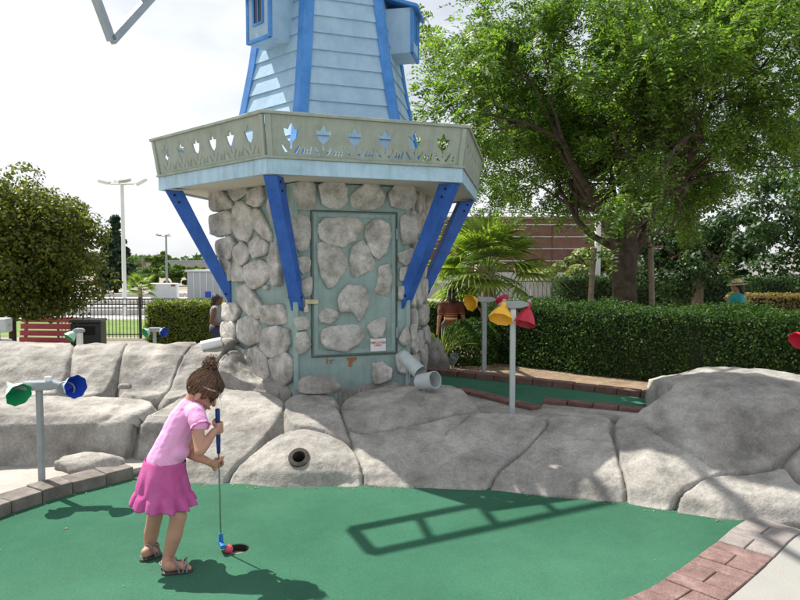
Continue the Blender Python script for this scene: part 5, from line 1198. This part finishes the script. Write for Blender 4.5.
for i, (x, top, Y, hw, m, lab) in enumerate(((116, 216, 60, 15, M_dk, 'tall dark conifer behind the tall floodlight'),)):
    q = P(x, 290, Y); hgt = P(x, top, Y).z+.95; simple_tree('conifer', lab, (q.x, Y, -.95), hgt, (hw*Y/640, hw*Y/640, hgt*.4), 9000, m, (.5, .25), 40+i, tr=.25, shape='cone')
for i, (x, top, Y, hw, lab) in enumerate(((158, 248, 95, 9, 'pointed green tree left of the far lamp pole'), (176, 262, 80, 13, 'broad green tree before the far pale roofs'), (196, 264, 85, 12, 'green tree partly hidden by the left blue brace'), (150, 266, 82, 10, 'low green tree below the far power pole'), (136, 268, 78, 10, 'low green tree right of the tall floodlight'), (214, 266, 90, 8, 'far green tree touching the stone tower edge'))):
    q = P(x, 290, Y); hgt = P(x, top, Y).z+.95; simple_tree('background_tree', lab, (q.x, Y, -.95), hgt, (hw*Y/640*1.3, hw*Y/640*1.1, hgt*.46), 6000, leafmat('bright_leaf', [(0.07, 0.14, 0.03), (0.11, 0.19, 0.045), (0.17, 0.26, 0.06)], .3), (.5, .3), 50+i, tr=.2)
print('plants ok')
# ================================================================ OTHER PEOPLE
def standing(label, base, H, ang, skin, top_m, low_m, hairm=None, hat=False, arms='down', sleeve=.45, legs_to=0.60, vox=.012):
    """base on the ground, H height, ang heading (0 looks along +x)"""
    t = thing('person', label, 'person', tuple(base), ang)
    V = lambda x, y, z: Vector((x, y, z))*H
    C_ = lambda a, ra, b, rb: ('c', a, ra*H, b, rb*H)
    hd = V(.01, 0, .925); pts = [('e', hd, (.056*H, .046*H, .068*H)), ('e', V(.03, 0, .90), (.036*H, .034*H, .042*H)), C_(V(.062, 0, .928), .006, V(.068, 0, .912), .009), C_(V(-.005, 0, .88), .032, V(-.012, 0, .81), .036),
         C_(V(-.01, -.08, .80), .045, V(-.01, .08, .80), .045), C_(V(0, 0, .76), .085, V(0, 0, .62), .075), C_(V(0, 0, .62), .075, V(-.01, 0, .52), .088)]
    sh = [V(-.01, s_*.115, .80) for s_ in (-1, 1)]
    for i, s_ in enumerate((-1, 1)):
        if arms == 'bent': el = V(-.05, s_*.16, .63); wr = V(.08, s_*.09, .59); hn = V(.11, s_*.06, .585)
        else: el = V(-.02, s_*.16, .63); wr = V(.02, s_*.165, .49); hn = V(.03, s_*.165, .44)
        pts += [C_(sh[i], .036, el, .027), C_(el, .027, wr, .019), C_(wr, .019, hn, .021)]
        for f_ in range(4): pts.append(C_(hn+V(0, (f_-1.5)*.010, -.005), .0085, hn+V(.012, (f_-1.5)*.011, -.035), .007))
        pts.append(C_(hn, .009, hn+V(.03, -s_*.005, -.012), .008))
        kn = V(.01, s_*.055, .28); an = V(-.01, s_*.055, .045)
        pts += [C_(V(0, s_*.048, .50), .068, kn, .042), C_(kn, .042, V(-.008, s_*.055, .19), .038), C_(V(-.008, s_*.055, .19), .038, an, .024), C_(an+V(-.01, 0, -.018), .024, V(.085, s_*.06, .022), .021)]
    obj('body', blob(pts, vox, 4), skin, t)
    sp_ = [C_(V(-.01, -.085, .795), .056, V(-.01, .085, .795), .056), C_(V(0, 0, .76), .096, V(0, 0, .62), .088), C_(V(0, 0, .62), .088, V(-.01, 0, .53), .098)]
    for i, s_ in enumerate((-1, 1)):
        if sleeve:
            el = V(-.05, s_*.16, .63) if arms == 'bent' else V(-.02, s_*.16, .63); sp_.append(C_(sh[i], .049, sh[i].lerp(el, sleeve), .044))
    obj('shirt', displace(blob(sp_, vox, 4), .006*H, 14/H, 3), top_m, t)
    lp = [C_(V(-.005, -.04, .52), .092, V(-.005, .04, .52), .092)]
    for s_ in (-1, 1): lp.append(C_(V(0, s_*.05, .50), .080, V(.003, s_*.055, legs_to*.5), .060))
    obj('shorts', displace(blob(lp, vox, 4), .005*H, 14/H, 5), low_m, t)
    if hairm: obj('hair', displace(blob([('e', V(-.012, 0, .94), (.062*H, .055*H, .068*H)), ('e', V(-.045, 0, .88), (.035*H, .05*H, .07*H)), C_(V(-.045, 0, .86), .04, V(-.05, 0, .78), .03)], vox*.8, 3), .006, 30, 2), hairm, t)
    for s_ in (-1, 1): MB().prism(chaikin([(-.04*H, -.03*H), (.10*H, -.036*H), (.115*H, 0), (.10*H, .036*H), (-.04*H, .03*H)], 2), lambda u, v, w_: Vector((u, v+s_*.057*H, w_)), 0, .03*H).build('shoe', M_sole, t, bevel=.006)
    if hat:
        MB().lathe([(0, .125*H), (.004*H, .127*H), (.012*H, .065*H), (.05*H, .058*H), (.075*H, .040*H), (.078*H, .001), (.07*H, .001), (.045*H, .05*H), (.006*H, .06*H), (-.004*H, .12*H)], V(.005, 0, .955), (.10, 0, 1), 28, closed=True).build('straw_hat', mat('straw', (0.55, 0.42, 0.22), (0.70, 0.56, 0.33), 30, 0.8, 0.6, 150), t, smooth=True)
        MB().lathe([(.013*H, .067*H), (.028*H, .064*H), (.028*H, .061*H), (.013*H, .063*H)], V(.005, 0, .955), (.10, 0, 1), 28, closed=True).build('hat_band', mat('hat_band', (0.12, 0.07, 0.04), (0.16, 0.1, 0.06), 20, 0.8), t, smooth=True)
    return t
M_dkskin = skinmat('dark_skin', (0.13, 0.065, 0.042)); M_midskin = skinmat('tan_skin', (0.36, 0.2, 0.13)); M_bhair = mat('black_hair', (0.012, 0.010, 0.009), (0.03, 0.024, 0.02), 40, 0.5, 0.6, 90)
M_teal = mat('teal_shirt', (0.02, 0.30, 0.31), (0.03, 0.36, 0.36), 8, 0.85); M_navy = mat('navy_shorts', (0.02, 0.025, 0.055), (0.035, 0.04, 0.08), 10, 0.85); M_khaki = mat('dark_trousers', (0.06, 0.055, 0.05), (0.1, 0.09, 0.08), 10, 0.9)
M_gtop = stripemat('grey_top', (0.30, 0.31, 0.33), (0.22, 0.23, 0.25), (0, 0, 1), 30, .5)
def brown_stripes():
    m = bpy.data.materials.new('brown_striped_shirt'); m.use_nodes = True; t = m.node_tree; b = t.nodes['Principled BSDF']; L = t.links.new; N = t.nodes.new
    tc = N('ShaderNodeTexCoord'); sx = N('ShaderNodeSeparateXYZ'); L(tc.outputs['Object'], sx.inputs[0]); mr = N('ShaderNodeMapRange'); mr.inputs['From Min'].default_value = .6; mr.inputs['From Max'].default_value = 1.2; L(sx.outputs['Z'], mr.inputs[0])
    r = N('ShaderNodeValToRGB'); r.color_ramp.interpolation = 'CONSTANT'; e = r.color_ramp.elements; e[0].color = (0.16, 0.05, 0.035, 1); e[0].position = 0
    e[1].position = .30; e[1].color = (0.75, 0.25, 0.02, 1)
    for p_, c_ in ((.345, (.75, .72, .68, 1)), (.365, (.03, .02, .02, 1)), (.405, (.75, .25, .02, 1)), (.43, (.16, .05, .035, 1)), (.47, (.4, .2, .12, 1)), (.485, (.16, .05, .035, 1))): x = e.new(p_); x.color = c_
    L(mr.outputs[0], r.inputs[0]); L(r.outputs[0], b.inputs['Base Color']); b.inputs['Roughness'].default_value = .9; return m
q = P(217, 300, 12.3); g_ = ghf(q.x, 12.3); standing('woman in grey top and navy shorts beside the stone tower', (q.x, 12.3, g_), P(215, 294, 12.3).z-g_, R(5), M_dkskin, M_gtop, M_navy, M_bhair, arms='bent', sleeve=0)
q = P(451, 300, 10.55); g_ = ghf(q.x, 10.55); standing('child in a brown striped shirt standing under the palm', (q.x, 10.55, g_), P(451, 289, 10.55).z-g_, R(100), M_midskin, brown_stripes(), M_khaki, M_bhair, sleeve=.6)
q = P(737, 300, 12); g_ = ghf(q.x, 12); standing('person in straw hat and teal shirt beyond the long hedge', (q.x, 12, g_), (P(736, 279.5, 12).z-g_)/1.02, R(165), M_midskin, M_teal, M_khaki, M_bhair, hat=True, sleeve=.7)

# ================================================================ LEFT BACKGROUND
M_red = mat('red_bench_paint', (0.27, 0.045, 0.06), (0.36, 0.08, 0.09), 8, 0.6, 0.1, 60, dirt=.2)
q = P(47, 340, 14.0); g_ = ghf(q.x, 14); bn_ = thing('bench', 'red slatted bench under the maple tree', 'bench', (q.x, 14.0, g_), R(-6))
for i in range(4): MB().box((0, .30+.03*i, .58+.15*i), (1.75, .03, .12)).build('back_slat', M_red, bn_, bevel=.006)
for i in range(4): MB().box((0, -.22+.14*i, .45), (1.75, .12, .035)).build('seat_slat', M_red, bn_, bevel=.006)
for x in (-.75, .75):
    MB().box((x, -.2, .215), (.06, .06, .43)).build('leg', M_red, bn_, bevel=.005); MB().beam((x, .26, 0), (x, .40, 1.1), .06, .06).build('leg', M_red, bn_, bevel=.005)
q = P(89, 340, 12); g_ = ghf(q.x, 12); bi = thing('litter_bin', 'black square litter bin left of the fence', 'bin', (q.x, 12, g_), R(12)); hb_ = P(89, 319, 12).z-g_
MB().box((0, 0, hb_/2-.03), (.52, .46, hb_-.06)).build('body', M_black, bi, bevel=.012, seg=2); MB().box((0, 0, hb_-.025), (.57, .51, .05), taper=.94).build('lid', mat('bin_lid', (0.06, 0.055, 0.05), (0.09, 0.085, 0.08), 8, .5), bi, bevel=.01)
MB().box((0, -.232, hb_-.2), (.34, .012, .16)).build('opening', M_dark, bi, bevel=.003)
fx0, fx1 = P(58, 320, 22).x, P(222, 320, 22).x; g_ = -.95; ft = P(130, 298.5, 22).z
fe = thing('fence', 'black metal picket fence left of the windmill', 'fence', (fx0, 22, g_)); n_ = int((fx1-fx0)/.125)
pk = MB().box((0, 0, (ft-g_)/2), (.022, .022, ft-g_-.04)).mesh()
for i in range(n_): obj('picket', pk, M_black, fe, (i*.125, 0, 0))
for z_ in (ft-g_-.02, ft-g_-.2, .14): MB().box(((fx1-fx0)/2, 0, z_), (fx1-fx0+.04, .04, .035)).build('rail', M_black, fe)
for i in range(3): MB().box((i*(fx1-fx0)/2, 0, (ft-g_)/2+.03), (.06, .06, ft-g_+.06)).build('post', M_black, fe)
# grass, track and kerbs
def sheet(name, x0, x1, y0_, y1_, z_, m, label, cat): return tag(obj(name, MB().box(((x0+x1)/2, (y0_+y1_)/2, z_-.02), (x1-x0, y1_-y0_, .04)).mesh(), m), label, cat, kind='structure')
M_lawn = mat('lawn', (0.10, 0.17, 0.03), (0.17, 0.25, 0.05), 1.2, 0.95, 0.8, 30, dirt=.2); M_asph = mat('asphalt', (0.045, 0.045, 0.047), (0.065, 0.065, 0.066), 1, 0.9, 0.3, 40); M_conc = mat('track_concrete', (0.42, 0.41, 0.39), (0.5, 0.49, 0.46), 1, 0.9, 0.2, 30, dirt=.15)
sheet('lawn', -22, -5, 22.6, 29.5, -.945, M_lawn, 'strip of sunlit lawn behind the picket fence', 'lawn')
sheet('road', -50, 3, 30, 62, -.94, M_conc, 'pale kart track beyond the lawn', 'road')
for (y_, lab) in ((32.5, 'low white kerb at the near side of the kart track'), (41, 'low white kerb in the middle of the kart track'), (52, 'low white kerb at the far side of the kart track')):
    kb = thing('track_kerb', lab, 'kerb', (-16, y_, -.94), 0, 'kart track kerbs')
    bx_ = MB().box((0, 0, .14), (2.9, .3, .28)).mesh(bevel=.04, seg=2)
    for i in range(10): obj('kerb_block', bx_, M_white if i % 4 else M_conc, kb, ((i-5)*3.0, 0, 0))
for (y_, z_, x0, x1) in ((36.5, -.934, -45, 2), (46, -.934, -45, 2), (57, -.934, -45, 2)): sheet('road', x0, x1, y_-2.6, y_+2.6, z_, M_asph, 'dark asphalt lane of the kart track', 'road')
def tall_light(label, x, ytop, Y, r_=.1, heads=3, sc=1.0, m=M_white):
    q = P(x, ytop, Y); g_ = ghf(q.x, Y); t = thing('light_pole', label, 'light pole', (q.x, Y, g_), 0, 'light poles'); h = q.z-g_
    MB().tube([(0, 0, -.1), (0, 0, h)], [r_*1.15, r_*.8], 12).build('pole', m, t, smooth=True)
    MB().box((0, 0, h), (2.0*sc, .16*sc, .14*sc)).build('crossbar', m, t, bevel=.02)
    for (dx, dy, rz) in ((-1.45, 0, .25), (.45, -.5, -.15), (1.5, .3, -.5), (-.4, .6, .3))[:heads]:
        M_ = Matrix.Rotation(rz, 3, 'Y') @ Matrix.Rotation(.25, 3, 'X'); MB().box((dx*sc, dy*sc, h+.2*sc), (.85*sc, .62*sc, .26*sc), M=M_).build('lamp_head', mat('lamp_grey', (0.42, 0.42, 0.42), (0.5, 0.5, 0.5), 5, .5) if dx > 0 and dx < 1 else m, t, bevel=.03*sc)
        MB().beam((dx*sc*.6, dy*.5*sc, h+.05), (dx*sc, dy*sc, h+.15*sc), .06*sc, .06*sc).build('bracket', m, t)
    return t
tall_light('tall white floodlight mast with boxy heads at the left', 122, 184, 32, .10, 4, .6)
tall_light('slim far light pole with two heads beside the left brace', 166, 236, 75, .13, 2, .6, M_grey)
tall_light('white light pole with several heads seen behind the palm', 476, 238, 33, .07, 4, .5)
tall_light('bare white pole rising into the big tree left of its trunk', 599, 160, 26, .12, 2, .8)
q = P(143, 257, 85); pp = thing('power_pole', 'thin wooden power pole on the far left horizon', 'power pole', (q.x, 85, -.95)); MB().tube([(0, 0, 0), (0, 0, q.z+.95)], .16, 6).build('pole', M_bark2, pp); MB().box((0, 0, q.z+.2), (2.2, .15, .15)).build('crossarm', M_bark2, pp); MB().box((0, 0, q.z-.5), (1.8, .15, .15)).build('crossarm', M_bark2, pp)
a, b = P(151, 283, 49), P(178, 290, 49); ba = thing('barrier', 'long white barrier with red marks beside the kart track', 'barrier', ((a.x+b.x)/2, 49, -.93)); MB().box((0, 0, (a.z+.93)/2), (b.x-a.x, .5, a.z+.93)).build('wall', M_white, ba, bevel=.05)
for x in (-.75, .75): MB().box((x, -.256, a.z+.75), (.32, .02, .14)).build('red_mark', M_red, ba)
def box_building(label, x0, x1, ytop, Y, dep, m, rm, name='building', bays=6):
    a, b = P(x0, ytop, Y), P(x1, ytop, Y); g_ = ghf((a.x+b.x)/2, Y)-.05; t = thing(name, label, 'building', ((a.x+b.x)/2, Y, g_)); wd, h = b.x-a.x, a.z-g_
    MB().box((0, dep/2, h/2), (wd, dep, h)).build('wall', m, t); MB().box((0, dep/2, h+.06), (wd+.25, dep+.25, .12)).build('roof', rm, t)
    for i in range(1, bays): MB().box((-wd/2+wd*i/bays, -.012, h/2), (.05, .03, h-.1)).build('panel_seam', rm, t)
    return t
M_shed = mat('shed_grey', (0.45, 0.48, 0.5), (0.52, 0.54, 0.56), 1, .6, dirt=.1); M_roofg = mat('roof_grey', (0.3, 0.31, 0.33), (0.38, 0.39, 0.4), 1, .7)
box_building('pale grey shed beside the left blue brace', 187, 226, 271.5, 47, 5, M_shed, M_white)
box_building('long low far building on the left horizon', 146, 224, 261, 140, 20, mat('far_wall', (0.30, 0.30, 0.31), (0.36, 0.36, 0.37), .5, .8), M_shed, bays=9)
q = P(208, 292, 20); sgb = thing('sign', 'small blue sign on a post above the left hedge', 'sign', (q.x, 20, ghf(q.x, 20))); h_ = q.z-ghf(q.x, 20); MB().tube([(0, .02, 0), (0, .02, h_)], .02, 8).build('post', M_grey, sgb); MB().box((0, 0, h_-.08), (.19, .012, .2)).build('sign_plate', M_fblue, sgb, bevel=.003)
# ================================================================ RIGHT BACKGROUND
M_bb = mat('brown_block', (0.13, 0.065, 0.05), (0.17, 0.09, 0.07), 2, .85, .3, 30, dirt=.15, dsc=.6)
a, b = P(405, 219, 46), P(700, 219, 46); bg_ = ghf(10, 46)-.05; bd = thing('building', 'long brown block building with white stripes behind the trees', 'building', ((a.x+b.x)/2, 46, bg_)); wd, h = b.x-a.x, a.z-bg_
MB().box((0, 6, h/2), (wd, 12, h)).build('wall', M_bb, bd)
MB().box((0, -.06, .95), (wd+.1, .14, 1.9)).build('base_band', M_conc, bd)
for i in range(5): MB().box((0, -.03, 2.72+.86*i), (wd+.06, .09, .07)).build('stripe', M_conc, bd)
MB().box((0, 6, h+.08), (wd+.3, 12.3, .16)).build('parapet', mat('parapet', (0.2, 0.13, 0.11), (0.25, 0.17, 0.14), 3, .8), bd)
for i in range(7): MB().box((-wd/2+wd*(i+.5)/7, -.03, h/2+.8), (.06, .05, h-2.1)).build('joint', mat('joint_dark', (0.08, 0.045, 0.035), (0.1, 0.05, 0.04), 5), bd)
a, b = P(700, 262, 44), P(795, 262, 44); box_building('white building glimpsed through the trees at the right', 700, 800, 258, 44, 6, M_white, M_shed, bays=4)
a, b = P(530, 280, 34), P(610, 280, 34); wl = thing('low_wall', 'low pale wall left of the big tree trunk', 'wall', ((a.x+b.x)/2, 34, -.75)); MB().box((0, 0, (P(560, 280, 34).z+.75)/2), (b.x-a.x, .25, P(560, 280, 34).z+.75)).build('wall_body', M_pave, wl); MB().box((0, 0, P(560, 280, 34).z+.78), (b.x-a.x+.1, .33, .07)).build('coping', M_conc, wl)
f2 = thing('fence', 'thin dark railing before the brown building', 'fence', (P(470, 285, 30).x, 30, -.75)); fw = P(700, 285, 30).x-P(470, 285, 30).x; ft = P(560, 281, 30).z+.75
pk = MB().box((0, 0, ft/2), (.02, .02, ft-.04)).mesh()
for i in range(int(fw/.2)): obj('picket', pk, M_black, f2, (i*.2, 0, 0))
for z_ in (ft-.02, .2): MB().box((fw/2, 0, z_), (fw, .04, .04)).build('rail', M_black, f2)
# far tree line closing the horizon
r_ = np.random.default_rng(77); n_ = 26000; xs_ = r_.uniform(-260, 260, n_); yy = 170+r_.uniform(-14, 14, n_); hh = 5.0+2.5*fbm(np.stack([xs_, yy*0, yy*0], 1), .06, 3, 9); zz = -1+hh*r_.uniform(0, 1, n_)**.6
C = np.stack([xs_, yy, zz], 1); N = unit(r_.normal(size=C.shape)+np.array([0, -.4, .5])); U = unit(np.cross(N, r_.normal(size=C.shape))); V = np.cross(N, U)
tag(obj('distant_trees', leaf_mesh(C, U, V, 1.6*r_.uniform(.7, 1.3, n_), 1.0*r_.uniform(.7, 1.3, n_)), M_mid), 'far line of green trees along the horizon', 'trees', kind='stuff')
print('background ok')

# a little leaf litter along the foot of the rocks and on the turf
r_ = np.random.default_rng(5); n_ = 150
xs_ = r_.uniform(-2.0, 2.2, n_); ys_ = np.interp(xs_, EX, EY)-np.abs(r_.normal(size=n_))*.05-.02
k = 12; xs_[:k] = r_.uniform(-2.2, 1.6, k); ys_[:k] = r_.uniform(2.9, 4.3, k)
C = np.stack([xs_, ys_, np.full(n_, .005)], 1); U = unit(r_.normal(size=C.shape)*np.array([1, 1, .15])); N = unit(np.array([0, 0, 1.0])+r_.normal(size=C.shape)*.25); V = unit(np.cross(N, U))
tag(obj('leaf_litter', leaf_mesh(C, U, V, .016*r_.uniform(.5, 1.5, n_), .008*r_.uniform(.5, 1.5, n_)), leafmat('dry_leaf', [(0.12, 0.07, 0.03), (0.25, 0.17, 0.08), (0.36, 0.28, 0.14)], .1, .8)), 'dry leaf litter along the foot of the rocks', 'litter', kind='stuff')
